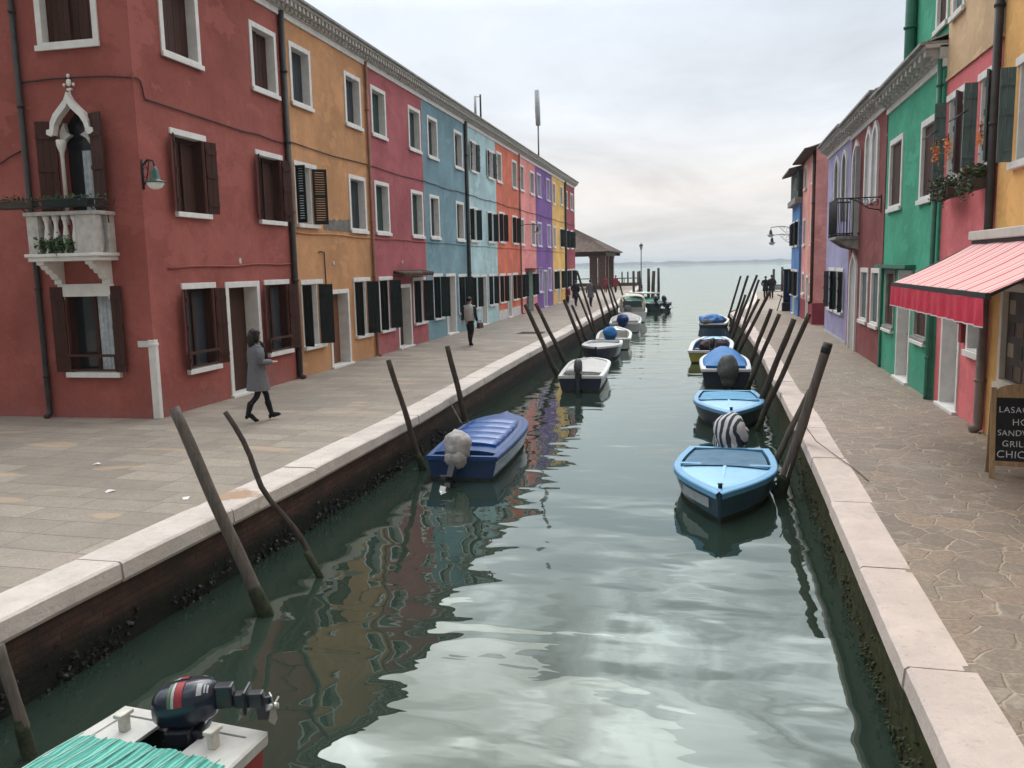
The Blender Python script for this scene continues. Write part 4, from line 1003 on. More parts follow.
def outboard(o, x, y, z, cowl, tilt=0, sc=1.0, cover=None, steer=0, covn='motor_cover', csz=(.26, .22, .30), seed=1):
    xf = Matrix.Translation((x, y, z)) @ Matrix.Rotation(R(steer), 4, 'Z') @ Matrix.Rotation(R(tilt), 4, 'Y') @ Matrix.Scale(sc, 4)
    m = MB(); m.lathe([(.10, .0), (.155, .03), (.165, .18), (.15, .30), (.10, .37), (.03, .39)], (-.05, 0, .1), 12, .72)
    m.v = [tuple(xf @ Vector((p[0] * (1.25 if p[0] < -.05 else 1), p[1], p[2]))) for p in m.v]
    mo = m.build('outboard_motor', cowl, o)
    m = MB(); m.box(-.12, .0, -.05, .05, -.5, .12, xf); m.box(-.20, .06, -.045, .045, -.62, -.5, xf); m.box(-.02, .12, -.09, .09, -.08, .08, xf); m.box(-.24, .02, -.10, .10, -.36, -.335, xf)
    m.tube([xf @ Vector((-.22, 0, -.66)), xf @ Vector((-.1, 0, -.66)), xf @ Vector((.08, 0, -.66))], [.035 * sc, .055 * sc, .03 * sc], 8); m.build('drive_leg', MOTDK, mo)
    m = MB()
    for k in range(3):
        pr = xf @ Matrix.Translation((-.25, 0, -.66)) @ Matrix.Rotation(2.094 * k, 4, 'X') @ Matrix.Rotation(.5, 4, 'Z'); m.box(-.008, .008, -.045, .045, .02, .13, pr)
    m.tube([xf @ Vector((-.3, 0, -.66)), xf @ Vector((-.21, 0, -.66))], .03 * sc, 8); m.build('propeller', STEEL, mo)
    if cover:
        m = MB(); m.blob((0, 0, 0), csz, seed, .28, 3, 1.6); m.blob((csz[0] * .1, 0, -csz[2] * .75), (csz[0] * .75, csz[1] * .8, csz[2] * .6), seed + 3, .25, 2, 2)
        m.v = [tuple(xf @ Vector((p[0] - .06, p[1], p[2] + .26))) for p in m.v]
        m.build(covn, cover, mo)
    return mo
def tarp(o, edge, st, u0, u1, dz, mat, name='tarpaulin', camber=.12, ribs=0, over=.02, seed=0, sag=.0):
    mm = MB(); mm.smooth = True; n = 14; e = [q for q, s_ in zip(edge(-over, 0), st) if u0 - .001 <= s_[3] <= u1 + .001]
    rows = []
    for i, (x, y, z) in enumerate(e):
        u = i / max(1, len(e) - 1); hh = camber * math.sin(math.pi * min(max(u, .0), 1)) ** .6 if camber > .2 else camber
        r_ = [(x, y, z - .10)]
        for j in range(n + 1):
            w = 1 - 2 * j / n
            r_.append((x, y * w, z + dz + hh * (1 - abs(w) ** 2.2) - sag * abs(math.sin(u * math.pi * 5)) * (1 - abs(w)) + .012 * mnoise.noise(Vector((x * 4, w * 3, seed)))))
        r_.append((x, -y, z - .10)); rows.append(r_)
    mm.grid(rows); mm.smooth = False; mm.add(rows[0], [tuple(range(n + 3))]); mm.add(rows[-1], [tuple(range(n + 3))])
    return mm.build(name, mat, o)
SKYB = paint('light_sky_blue_gelcoat', (.25, .52, .74), .4, .08, 3, coat=.3); SKYB2 = paint('mid_blue_rim', (.10, .31, .52), .4, .1, 3, coat=.3)
PANELB = paint('faded_blue_canvas_panel', (.085, .17, .25), .8, .2, 4, .01, 8); PANELB2 = paint('brighter_blue_panel', (.085, .28, .46), .7, .15, 4, .01, 8)
HULLTEAL = paint('dark_teal_hull', (.035, .085, .12), .3, .25, 3, coat=.4); HULLNAVY = paint('dark_navy_hull', (.016, .022, .042), .35, .25, 3, coat=.4); HULLGREY = paint('blue_grey_hull', (.10, .15, .18), .35, .25, 3, coat=.3)
OLIVE = paint('olive_yellow_hull', (.26, .25, .035), .45, .15, 3, coat=.3); TARPB = paint('bright_blue_tarpaulin', (.03, .16, .40), .65, .18, 4, .012, 9); TARPD = paint('deep_blue_tarpaulin', (.010, .048, .165), .42, .22, 3, .01, 7)
GREYCLOTH = paint('grey_white_cloth', (.36, .345, .335), .9, .35, 7, .02, 12); DKCLOTH = paint('weathered_dark_cloth', (.10, .105, .10), .9, .35, 7, .02, 12); CREAM = paint('cream_hardtop', (.48, .44, .34), .5, .1, 3, coat=.2)
DKIN = paint('dark_boat_interior', (.05, .05, .055), .8, .4, 6); LTIN = paint('pale_boat_interior', (.44, .43, .40), .6, .15, 5); BLUEIN = paint('blue_painted_interior', (.03, .09, .22), .6, .2, 5)
WOODBOAT = wood('dark_boat_timber', (.06, .035, .022), .6, 'y')
def striped():
    m, t, b = nt_new('black_white_striped_cloth')
    w = N(t, 'ShaderNodeTexWave', wave_type='BANDS', bands_direction='X'); w.inputs['Scale'].default_value = 3.1; w.inputs['Distortion'].default_value = 1.2; w.inputs['Detail'].default_value = 1; w.inputs['Detail Scale'].default_value = 1.2
    mp = N(t, 'ShaderNodeMapping'); mp.inputs['Rotation'].default_value = (0, R(20), R(-55)); L(t, N(t, 'ShaderNodeTexCoord').outputs['Object'], mp.inputs[0]); L(t, mp.outputs[0], w.inputs['Vector'])
    L(t, ramp(t, w.outputs['Fac'], [(.46, (.03, .032, .038)), (.56, (.50, .50, .50))]), b.inputs['Base Color']); b.inputs['Roughness'].default_value = .9
    bump(t, b, nz(t, pos(t), 14, 3), .01); return m
PI = math.pi
def face_mY(bowx): return -PI / 2
# right quay
def skyboat(label, loc, hdg, Lb, B, panel, hull):
    o, st, strip, edge = boat(label, loc, hdg, Lb, B, .385, .05, hull, SKYB2, SKYB, DKIN, .42, .085, sternw=.84, p=2.0, rake=.32)
    mm = MB(); mm.smooth = True
    e = [q for q, s_ in zip(edge(.13, 0), st) if .05 <= s_[3] <= .52]
    mm.grid([[(x, y * (1 - 2 * j / 8), z + .015 + .03 * (1 - (1 - j / 4) ** 2)) for j in range(9)] for x, y, z in e]); mm.build('canvas_cover', panel, o)
    e = [q for q, s_ in zip(edge(.085, 0), st) if s_[3] >= .42]
    m = MB().box(e[0][0] - .02, e[0][0] + .09, -e[0][1], e[0][1], e[0][2] + .004, e[0][2] + .035); m.build('deck_edge', SKYB2, o)
    x1 = st[-1][0]; m = MB().box(e[0][0] + .09, x1 - .05, -.025, .025, e[0][2] + .026, e[0][2] + .045); m.build('deck_seam', SKYB, o)
    m = MB().lathe([(.03, 0), (.03, .05), (.045, .06)], (x1 + .0, 0, st[-1][2] + .02), 8); m.build('bow_cleat', IRON, o)
    return o, st, strip, edge
o, st, strip, edge = skyboat('nearest light blue boat on the right with a faded blue canvas panel', (.21, 14.95), -PI / 2 - .05, 2.95, 1.54, PANELB, HULLTEAL)
outboard(o, -.18, .02, .34, MOTDK, -20, 1.0, striped(), 0, 'striped_cloth', (.34, .31, .36), 5)
m = MB()
for q, s_ in ((0, 0),): 
    e = edge(-.02, 0); i0 = len(st) - 6
    m.grid([[(st[i][0] + .32 * st[i][3] ** 4 * .8, -(st[i][1] * .975 + .010), st[i][2] * k) for k in (.72, .40)] for i in range(i0, len(st) - 1)])
m.build('bow_sheen_strip', paint('painted_bow_sheen', (.27, .31, .33), .4, .1), o)  # pale strip paints the soft sheen on the bow as colour
o, st, strip, edge = skyboat('second light blue boat on the right, behind the striped motor cloth', (.24, 21.8), -PI / 2 + .02, 3.25, 1.55, PANELB2, HULLNAVY)
o, st, strip, edge = boat('dark hulled boat with a white rim and a domed bright blue tarpaulin', (.26, 25.2), PI / 2 + .02, 4.4, 1.46, .50, .12, HULLNAVY, WHITEPL, None, DKIN, .9, .12, sternw=.92)
tarp(o, edge, st, .12, 1, .03, TARPB, camber=.31, over=-.08, seed=3)
outboard(o, -.12, -.05, .26, MOTDK, 0, 1.05, DKCLOTH, 0, 'weathered_cover', (.30, .27, .36), 9)
o, st, strip, edge = boat('olive yellow open boat with a white rim and a blue interior', (-.26, 31.3), PI / 2 - .03, 5.4, 1.58, .42, .16, OLIVE, WHITEPL, SKYB, BLUEIN, .72, .13, sternw=.94)
outboard(o, -.05, -.1, .42, MOTDK, 20, 1.0)
m = MB(); x = st[13][0]; m.grid([[(x + .1, .62 - 1.24 * j / 8, .62), (x - .12 + .12 * abs(1 - j / 4) ** 2, .56 - 1.12 * j / 8, .95)] for j in range(9)]); m.build('windscreen', paint('tinted_windscreen', (.10, .14, .16), .15, .1), o)
m = MB().blob((2.2, .2, .42), (.5, .3, .22), 4, .3, 3).blob((2.9, -.3, .42), (.35, .25, .18), 7, .3, 3); m.build('bundled_canvas', paint('maroon_canvas', (.05, .022, .028), .8, .3, 6), o)
o, st, strip, edge = boat('dark boat heaped with blue canvas near the right quay corner', (-.25, 44.3), PI / 2 - .04, 4.8, 1.5, .5, .16, HULLNAVY, WHITEPL, None, WOODBOAT, .95, .1)
m = MB().blob((.9, .25, .62), (.7, .48, .28), 2, .35, 3).blob((2.0, .0, .62), (.7, .5, .26), 5, .35, 3); m.build('blue_canvas_heap', TARPB, o)
m = MB().blob((.2, .3, .55), (.28, .3, .2), 8, .3, 2); m.build('motor_cover', DKCLOTH, o)
o, st, strip, edge = boat('small dark skiff moored past the right quay corner', (1.15, 53.2), PI / 2 - .1, 4.5, 1.2, .42, .16, WOODBOAT, IRON, WOODBOAT, DKIN, .7, .08)
# left quay
o, st, strip, edge = boat('dark blue boat under a ribbed blue cover with a cloth-wrapped motor', (-4.17, 13.6), PI / 2 + .045, 3.95, 1.32, .40, .04, paint('deep_blue_hull', (.012, .034, .10), .3, .2, 3, coat=.5), TARPD, None, DKIN, .9, .07, sternw=.90, p=4.2, rake=.16, strake=paint('pale_hull_stripe', (.42, .44, .46), .4, .1))
tarp(o, edge, st, .04, 1, .015, TARPD, 'boat_cover', .06, over=-.035, seed=2)
m = MB()
for k in range(5):
    i0 = 2.9 + 2.15 * k; i1 = i0 + 1.98
    def at(u):
        q = u / 18; i = min(int(u), 17); f_ = u - i; a, b = st[i], st[i + 1]; return a[0] + (b[0] - a[0]) * f_, (a[1] + (b[1] - a[1]) * f_), a[2] + (b[2] - a[2]) * f_
    x0, h0, z0 = at(i0); x1, h1, z1 = at(i1)
    y0a = min(h0 - .17, .50); y1a = min(h1 - .17, .50)
    v = [(x0, y0a, z0 + .075), (x1, y1a, z1 + .10), (x1, -y1a, z1 + .10), (x0, -y0a, z0 + .075)]; n = 8; rows = []
    for q in range(5):
        f_ = q / 4; x = x0 + (x1 - x0) * f_; yy = y0a + (y1a - y0a) * f_; zz = z0 + (z1 - z0) * f_ + .09 + .022 * math.sin(math.pi * f_) + .012 * k * 0
        rows.append([(x, yy, zz - .07)] + [(x, yy * (1 - 2 * j / n), zz + .045 * (1 - (1 - 2 * j / n) ** 2)) for j in range(n + 1)] + [(x, -yy, zz - .07)])
    m.smooth = True; m.grid(rows); m.smooth = False; m.add(rows[0], [tuple(range(n + 3))]); m.add(rows[-1], [tuple(range(n + 3))])
m.build('hatch_boards', paint('satin_blue_boards', (.014, .08, .28), .35, .15, 3, .004, 6, coat=.3), o)
outboard(o, -.10, .08, .34, MOTDK, 38, 1.05, GREYCLOTH, -8, 'grey_white_cloth', (.27, .22, .28), 4)
o, st, strip, edge = boat('small white skiff with a grey outboard motor and a square bow', (-3.76, 23.9), PI / 2 + .06, 4.3, 1.32, .44, .06, HULLNAVY, WHITEPL, paint('pale_grey_deck', (.42, .41, .39), .6, .12, 4), LTIN, .2, .08, sternw=.92, p=5.5, rake=.12, tw=.5)
outboard(o, -.02, .05, .44, MOTGR, 10, 1.05)
m = MB().blob((.28, .28, .52), (.22, .2, .12), 5, .3, 2); m.build('bundled_cloth', GREYCLOTH, o)
o, st, strip, edge = boat('navy hulled boat with a white deck lying bow towards the viewer', (-4.45, 35.3), -PI / 2 + .03, 3.7, 1.5, .46, .1, HULLNAVY, WHITEPL, WHITEPL, LTIN, .3, .1, p=2.4)
o, st, strip, edge = boat('white open boat with a round blue cover over its motor', (-4.25, 36.0), PI / 2 + .09, 5.4, 1.5, .46, .12, paint('grey_white_hull', (.35, .36, .36), .4, .12, 3, coat=.3), WHITEPL, WHITEPL, LTIN, .7, .1, sternw=.94)
outboard(o, .1, .12, .46, MOTDK, 0, 1.0, TARPB, 0, 'blue_cover', (.27, .29, .27), 3)
o, st, strip, edge = boat('white boat with grey canvas and a navy covered motor, before the cabin boat', (-4.7, 45.0), PI / 2 + .08, 7.2, 1.66, .5, .14, paint('grey_white_hull', (.35, .36, .36), .4), WHITEPL, WHITEPL, LTIN, .8, .1, sternw=.94)
outboard(o, .0, .1, .45, MOTDK, 0, 1.1, TARPD, 0, 'navy_cover', (.28, .29, .26), 6)
tarp(o, edge, st, .18, .8, .03, GREYCLOTH, 'grey_canvas', .25, over=-.05, seed=8)
o, st, strip, edge = boat('white cabin boat with a cream hardtop near the left quay end', (-5.05, 53.0), PI / 2 + .1, 7.0, 1.8, .62, .2, WHITEPL, WHITEPL, WHITEPL, LTIN, .55, .1, sternw=.92, name='cabin_boat')
m = MB(); n = 10
def arc(x, w, h, z): return [(x, w * math.cos(PI * j / n), z + h * math.sin(PI * j / n) ** .6) for j in range(n + 1)]
m.grid([arc(1.2, .72, .32, 1.28), arc(1.3, .78, .36, 1.3), arc(2.8, .78, .38, 1.3), arc(3.1, .66, .3, 1.24)]); m.v += []; 
for y in (.7, -.7): m.tube([(1.3, y * 1.08, .64), (1.3, y * 1.08, 1.32)], .05, 6); m.tube([(2.9, y, .64), (2.9, y * .95, 1.3)], .05, 6)
m.build('hardtop', CREAM, o)
m = MB().box(2.5, 3.6, -.7, .7, .62, 1.0); m.build('cabin', WHITEPL, o, .05); MB().box(2.47, 2.5, -.6, .6, .82, 1.22).build('windscreen', paint('tinted_windscreen', (.10, .14, .16)), o)
m = MB().blob((1.0, .3, .75), (.3, .25, .3), 3, .25, 2); m.build('driver_seat', DKCLOTH, o)
o, st, strip, edge = boat('green boat with a white roof and tilted dark motors beyond the cabin boat', (-4.2, 66.3), PI / 2 + .55, 6.2, 2.0, .62, .2, paint('dark_green_hull', (.02, .05, .05), .4, .2, 3), WHITEPL, None, DKIN, .95, .1, sternw=.94, name='cabin_boat')
tarp(o, edge, st, .1, 1, .05, paint('sea_green_canvas', (.06, .20, .14), .7, .2, 3), 'green_canvas', .3, over=-.05)
MB().box(1.6, 4.2, -.75, .75, 1.25, 1.33).tube([(1.8, .6, .6), (1.8, .6, 1.26)], .04, 6).tube([(1.8, -.6, .6), (1.8, -.6, 1.26)], .04, 6).tube([(4.0, .6, .6), (4.0, .6, 1.26)], .04, 6).tube([(4.0, -.6, .6), (4.0, -.6, 1.26)], .04, 6).build('white_roof', WHITEPL, o)
outboard(o, -.1, .35, .6, MOTDK, 50, 1.3); outboard(o, -.1, -.35, .6, MOTDK, 50, 1.3)
# nearest boat, bottom left: stern towards the lagoon
o, st, strip, edge = boat('nearest boat at the bottom left with a turquoise ribbed cover and a dark tilted motor', (-3.47, 4.85), -PI / 2 - .10, 5.2, 1.30, .52, .12, paint('red_hull', (.30, .035, .032), .4, .15, 3, coat=.3), paint('off_white_stern_deck', (.46, .45, .42), .5, .15, 5, coat=.2), None, DKIN, .9, .07, sternw=.88, p=3)
WD = paint('off_white_stern_deck', (.46, .45, .42))
MB().box(.075, .62, .19, .53, .505, .535).build('side_deck', WD, o, .006); MB().box(.075, .62, -.53, -.19, .505, .535).build('side_deck', WD, o, .006)
MB().box(.0, .075, -.20, .20, .30, .40).box(.076, .60, -.185, .185, .06, .10).build('motor_well', DKIN, o)
for y in (.36, -.36): MB().box(.20, .26, y - .028, y + .028, .535, .66).box(.17, .29, y - .034, y + .034, .64, .668).build('mooring_bitt', paint('worn_white_post', (.48, .46, .40), .6, .25, 12), o, .006)
m = MB(); n = 46; rows = []
for i in range(30):
    x = .40 + i * .12; hwid = .60 if x > .5 else .58
    rows.append([(x + .012 * math.sin(j * .7), hwid * (1 - 2 * j / n), .55 + .02 * (i > 2) + .035 * (1 - (1 - 2 * j / n) ** 2) + (.003 * (j % 2)) + .006 * mnoise.noise(Vector((x * 3, j * .3, 2)))) for j in range(n + 1)])
m.smooth = True; m.grid(rows)
def turq():
    m, t, b = nt_new('turquoise_striped_tarpaulin')
    v = pos(t, local=True); w = N(t, 'ShaderNodeTexWave', wave_type='BANDS', bands_direction='Y'); w.inputs['Scale'].default_value = 7.0; w.inputs['Distortion'].default_value = 1.6; w.inputs['Detail'].default_value = 2; L(t, v, w.inputs['Vector'])
    c = mix(t, ramp(t, w.outputs['Fac'], [(.25, 0), (.75, 1)]), (.045, .30, .235), (.14, .52, .43)); c = mix(t, ramp(t, nz(t, v, 5, 5), [(.4, 0), (.7, .5)]), c, (.05, .24, .20))
    L(t, c, b.inputs['Base Color']); b.inputs['Roughness'].default_value = .55; bump(t, b, w.outputs['Fac'], .012); return m
m.build('turquoise_cover', turq(), o)
for k in range(12):
    y = .54 - k * .098; MB().tube([(.40, y, .585), (.7, y, .605), (3.4, y, .61)], .006, 5).build('cover_cord', paint('pale_green_cord', (.30, .50, .42), .7, .2), o)
# the tilted motor: axis turned hard over
xf = Matrix.Translation((.14, -.02, .84))
mo_dir = Vector((-.36, .93, .02)).normalized()   # in boat axes: aft and to the right of the picture
yv = mo_dir; zv = (Vector((0, 0, 1)) - yv * yv.z).normalized(); xv = yv.cross(zv)
MX = Matrix(((xv.x, yv.x, zv.x, .13), (xv.y, yv.y, zv.y, .04), (xv.z, yv.z, zv.z, .70), (0, 0, 0, 1))) @ Matrix.Diagonal((.86, .70, .92, 1))
m = MB(); secs = [(-.26, .03, .04, .02), (-.24, .10, .10, .02), (-.16, .145, .145, .03), (0, .165, .17, .04), (.16, .155, .165, .055), (.27, .125, .14, .07), (.33, .10, .115, .07), (.345, .05, .06, .07)]
rows = []
for a, w, hh, c0 in secs: rows.append([(w * math.copysign(abs(math.cos(q * PI / 8)) ** .75, math.cos(q * PI / 8)), a, c0 + hh * math.copysign(abs(math.sin(q * PI / 8)) ** .75, math.sin(q * PI / 8))) for q in range(17)])
m.smooth = True; m.grid(rows); m.v = [tuple(MX @ Vector(p)) for p in m.v]
NAVYMOT = paint('navy_motor_cowl', (.014, .018, .032), .28, .15, 8, coat=.5)
mo = m.build('outboard_motor', NAVYMOT, o)
def mbx(parts, name, mat, bev=0):
    m = MB()
    for b in parts: m.box(*b, xf=MX)
    return m.build(name, mat, mo, bev)
mbx([(-.055, .055, .33, .50, .0, .17), (-.045, .045, .50, .78, -.01, .10), (-.10, .10, .60, .64, -.04, .14), (-.02, .02, .70, .84, -.12, .06)], 'drive_leg', MOTDK, .02)
mbx([(-.12, .12, .02, .22, -.26, -.12), (-.16, .16, -.12, .12, -.22, -.10), (-.05, .05, -.05, .05, -.42, -.2)], 'mounting_bracket', MOTDK, .015)
m = MB()
for k in range(3):
    pr = MX @ Matrix.Translation((0, .86, -.02)) @ Matrix.Rotation(2.094 * k + .4, 4, 'Y') @ Matrix.Rotation(.6, 4, 'Z'); m.prism([(-.03, .02), (.03, .02), (.055, .08), (.03, .13), (-.04, .11)], -.006, .006); m.v[-10:] = [tuple(pr @ Vector(p)) for p in m.v[-10:]]
m.tube([MX @ Vector((0, .80, -.02)), MX @ Vector((0, .91, -.02))], [.035, .02], 8); m.build('propeller', STEEL, mo)
# painted flash: red with white and green edging, and a pale number panel
def wrap(a0, a1, q0, q1, name, mat, off=.004):
    m = MB(); rr = []
    for i in range(7):
        a = a0 + (a1 - a0) * i / 6
        for (s0, s1) in zip(secs, secs[1:]):
            if s0[0] <= a <= s1[0]: f_ = (a - s0[0]) / (s1[0] - s0[0]); w, hh, c0 = [s0[k] + (s1[k] - s0[k]) * f_ for k in (1, 2, 3)]
        rr.append([MX @ Vector(((w + off) * math.copysign(abs(math.cos(q)) ** .75, math.cos(q)), a, c0 + (hh + off) * math.copysign(abs(math.sin(q)) ** .75, math.sin(q)))) for q in [q0 + (q1 - q0) * j / 8 for j in range(9)]])
    m.smooth = True; m.grid(rr); return m.build(name, mat, mo)
REDF = paint('red_decal', (.26, .03, .035), .4, .1)
for nm, a0, a1, mt in (('green_stripe', -.065, -.035, paint('green_decal', (.10, .15, .08), .4)), ('white_stripe', -.03, .0, paint('white_decal', (.36, .36, .35), .4)), ('red_stripe', .005, .075, REDF)):
    for s0, s1 in ((.15, 1.5), (PI - 1.5, PI - .15)): wrap(a0, a1, s0, s1, nm, mt)
for s0, s1 in ((.5, 1.25), (PI - 1.25, PI - .5)):
    wrap(.20, .245, s0, s1, 'pale_badge', paint('white_decal', (.36, .36, .35)))
    for j in range(2): wrap(.262 + j * .025, .275 + j * .025, s0 + .1, s1 - .1, 'pale_letters', paint('white_decal', (.36, .36, .35)))
m = MB()
for k in range(5): m.tube([(.62 + .1 * math.sin(k * 1.3) * .5, .50 + .03 * math.cos(k * 2), .555), (.70, .44, .57 + .015 * k), (.78, .52, .56), (.68, .55, .58)], .012, 6)
m.build('mooring_rope', paint('grey_rope', (.30, .28, .25), .9, .2), o)
# ------------------------------------------------------------------ people
def person(label, loc, face, H=1.7, top=GREYCL, legs=BLACKCL, pose='stand', coat=None, hair='short', fingers=False, sleeves=None, group=None, boots=True, arms='down', vest=False, female=False, scarf=None):
    o = empty('person', (loc[0], loc[1], 0), math.atan2(-face[0], face[1])); tag(o, label, 'person', group)
    k = H / 1.7; sh = .165 if female else .19
    V = {}; Ed = []; Rr = {}
    def J(n, p, r, par=None):
        V[n] = Vector(p) * k; Rr[n] = r * k
        if par: Ed.append((par, n))
    J('pelvis', (0, 0, .95), .125); J('waist', (0, .0, 1.10), .115 if female else .13, 'pelvis'); J('chest', (0, .01, 1.30), .13 if female else .15, 'waist'); J('neckb', (0, .0, 1.43), .065, 'chest'); J('neck', (0, .015, 1.49), .05, 'neckb')
    J('jaw', (0, .035, 1.555), .066, 'neck'); J('skull', (0, .02, 1.625), .083, 'jaw'); J('nose', (0, .118, 1.592), .011, 'jaw')
    st = dict(stand=((.03, .0), (-.02, 0)), walk=((.27, .03), (-.25, .10)), stroll=((.16, .0), (-.14, .05)))[pose]
    for s, (fy, lift), n in ((-1, st[0], 'a'), (1, st[1], 'b')):
        x = .085 * s
        q = 1 if female else 1.28; J('hip' + n, (x, 0, .88), .088 * (1 if female else 1.08), 'pelvis'); J('knee' + n, (x * .95, fy * .5 + (.06 if fy > 0 else .07), .50), .056 * q, 'hip' + n); J('calf' + n, (x * .9, fy * .8 + .0, .32 + lift * .4), .052 * q, 'knee' + n); J('ank' + n, (x * .85, fy, .095 + lift), .036 * (1 if female else 1.45), 'calf' + n)
        J('toe' + n, (x * .95, fy + .14, .04 + (.05 if fy > .2 else lift * .15)), .032, 'ank' + n)
    A = {}
    for s, n in ((-1, 'a'), (1, 'b')):
        J('sh' + n, (sh * s, 0, 1.385), .06, 'chest')
        if arms == 'front': e, w = (.225 * s, -.03, 1.13), (.10 * s, .24, 1.10)
        elif arms == 'swing': e, w = (.24 * s, -.05, 1.12), (.235 * s, .10 * s, .90)
        elif arms == 'pocket': e, w = (.275 * s, -.08, 1.13), (.17 * s, .08, .98)
        else: e, w = (.235 * s, -.03, 1.12), (.245 * s, .03, .88)
        J('el' + n, e, .042, 'sh' + n); J('wr' + n, w, .030, 'el' + n); A[n] = (Vector(e) * k, Vector(w) * k)
        d = (Vector(w) - Vector(e)).normalized(); pm = Vector(w) + d * .06; J('palm' + n, pm, .030, 'wr' + n)
        if fingers:
            q = d.orthogonal().normalized() if arms == 'front' else Vector((0, 1, 0)); q = Vector((0, 0, 1)).cross(d).normalized() if arms == 'front' else Vector((0, 1, 0)); cu = d.cross(q).normalized() * (-s if arms != 'front' else 1) * .35
            for i, ln in enumerate((.062, .075, .08, .072)):
                b = pm + q * (.028 - .019 * i) + d * .028; J('f%d%s' % (i, n), b, .0095, 'palm' + n); J('g%d%s' % (i, n), b + (d + cu * .5).normalized() * ln * .5, .009, 'f%d%s' % (i, n)); J('h%d%s' % (i, n), b + (d + cu * .5).normalized() * ln * .5 + (d + cu * 1.6).normalized() * ln * .5, .0075, 'g%d%s' % (i, n))
            b = pm + q * .035 - d * .02; J('t' + n, b, .0105, 'palm' + n); J('u' + n, b + (q * .6 + d).normalized() * .045, .009, 't' + n)
    names = list(V); ix = {n: i for i, n in enumerate(names)}
    me = bpy.data.meshes.new('body'); me.from_pydata([V[n] for n in names], [(ix[a], ix[b]) for a, b in Ed], [])
    tmp = bpy.data.objects.new('tmp', me); COL.objects.link(tmp); tmp.modifiers.new('s', 'SKIN'); ss = tmp.modifiers.new('d', 'SUBSURF'); ss.levels = ss.render_levels = 2
    for n in names:
        sv = me.skin_vertices[0].data[ix[n]]; r = Rr[n]; sv.radius = (r * (1.22 if n in ('chest', 'waist', 'pelvis') else 1), r * (.88 if n in ('chest', 'waist') else 1)); sv.use_root = (n == 'pelvis')
    bpy.context.view_layer.update(); dg = bpy.context.evaluated_depsgraph_get()
    bm_ = bpy.data.meshes.new_from_object(tmp.evaluated_get(dg)); bm_.name = 'body'; bpy.data.objects.remove(tmp)
    for m_ in (SKIN, top, legs, BLACKCL): bm_.materials.append(m_)
    for pl in bm_.polygons:
        c = pl.center / k; pl.use_smooth = True
        if c.z > 1.45: pl.material_index = 0
        elif any((pl.center - A[n][1]).dot(A[n][1] - A[n][0]) > 0 and (pl.center - A[n][1]).length < .2 * k for n in A): pl.material_index = 0
        elif c.z < .14: pl.material_index = 3
        elif c.z < 1.0: pl.material_index = 2
        else: pl.material_index = 1
    bo = bpy.data.objects.new('body', bm_); COL.objects.link(bo); bo.parent = o
    # face and hair
    m = MB()
    for s in (-1, 1): m.blob((.030 * s * k, .092 * k, 1.612 * k), (.011 * k, .006 * k, .008 * k), 0, 0, 1)
    m.build('eyes', BLACKCL, o)
    MB().blob((0, .100 * k, 1.545 * k), (.022 * k, .007 * k, .007 * k), 0, 0, 1).build('mouth', paint('lips', (.30, .11, .10), .5), o)
    m = MB(); m.blob((0, -.008 * k, 1.648 * k), (.093 * k, .105 * k, .088 * k), 3, .12, 3, 4)
    if hair == 'long': m.blob((0, -.075 * k, 1.53 * k), (.095 * k, .075 * k, .15 * k), 5, .2, 3, 4); m.blob((.075 * k, .0, 1.57 * k), (.03 * k, .05 * k, .10 * k), 6, .2, 2, 4); m.blob((-.075 * k, .0, 1.57 * k), (.03 * k, .05 * k, .10 * k), 7, .2, 2, 4)
    m.build('hair', HAIR, o)
    def loft(rings, n=20):
        rows = [[Vector((cx + rx * math.cos(2 * PI * j / n) * (1 + .05 * math.cos(6 * PI * j / n) * (z < .9)), cy + ry * math.sin(2 * PI * j / n), z + .0)) * k for j in range(n + 1)] for cx, cy, z, rx, ry in rings]
        mm = MB(); mm.smooth = True; mm.grid(rows); return mm
    sl = sleeves or coat
    if coat:
        if vest: rg = [(0, 0, .90, .185, .145), (0, .0, .95, .20, .155), (0, .0, 1.1, .20, .15), (0, .005, 1.28, .215, .16), (0, .0, 1.38, .195, .13), (0, 0, 1.44, .10, .085), (0, .005, 1.48, .075, .075)]
        else: rg = [(0, .01, .60, .235, .215), (0, .01, .70, .222, .20), (0, 0, .90, .195, .17), (0, .0, 1.08, .17, .145), (0, .005, 1.28, .19, .145), (0, .0, 1.38, .175, .12), (0, 0, 1.44, .095, .085), (0, .01, 1.485, .08, .08)]
        mm = loft(rg)
        if not vest:
            for n in A: mm.tube([V['sh' + n] - Vector((0, 0, .01)), V['sh' + n].lerp(A[n][0], .5), A[n][0], A[n][0].lerp(A[n][1], .55), A[n][1].lerp(A[n][0], .06)], [.075 * k, .070 * k, .062 * k, .058 * k, .055 * k], 10)
        mm.build('vest' if vest else 'coat', coat, o)
    if sleeves:
        mm = MB()
        for n in A: mm.tube([V['sh' + n], V['sh' + n].lerp(A[n][0], .5), A[n][0], A[n][0].lerp(A[n][1], .55), A[n][1].lerp(A[n][0], .05)], [.074 * k, .064 * k, .056 * k, .05 * k, .046 * k], 10)
        mm.build('sleeves', sleeves, o)
    if scarf:
        mm = MB(); mm.tube([Vector(p) * k for p in ((-.07, .03, 1.47), (-.03, .10, 1.45), (.05, .11, 1.42), (.07, .14, 1.30), (.075, .16, 1.18), (.08, .20, 1.06))], [.045 * k, .05 * k, .05 * k, .042 * k, .036 * k, .03 * k], 8).tube([Vector(p) * k for p in ((.06, .02, 1.475), (0, -.08, 1.48), (-.07, .0, 1.475), (-.03, .1, 1.46))], .042 * k, 8)
        mm.build('scarf', scarf, o)
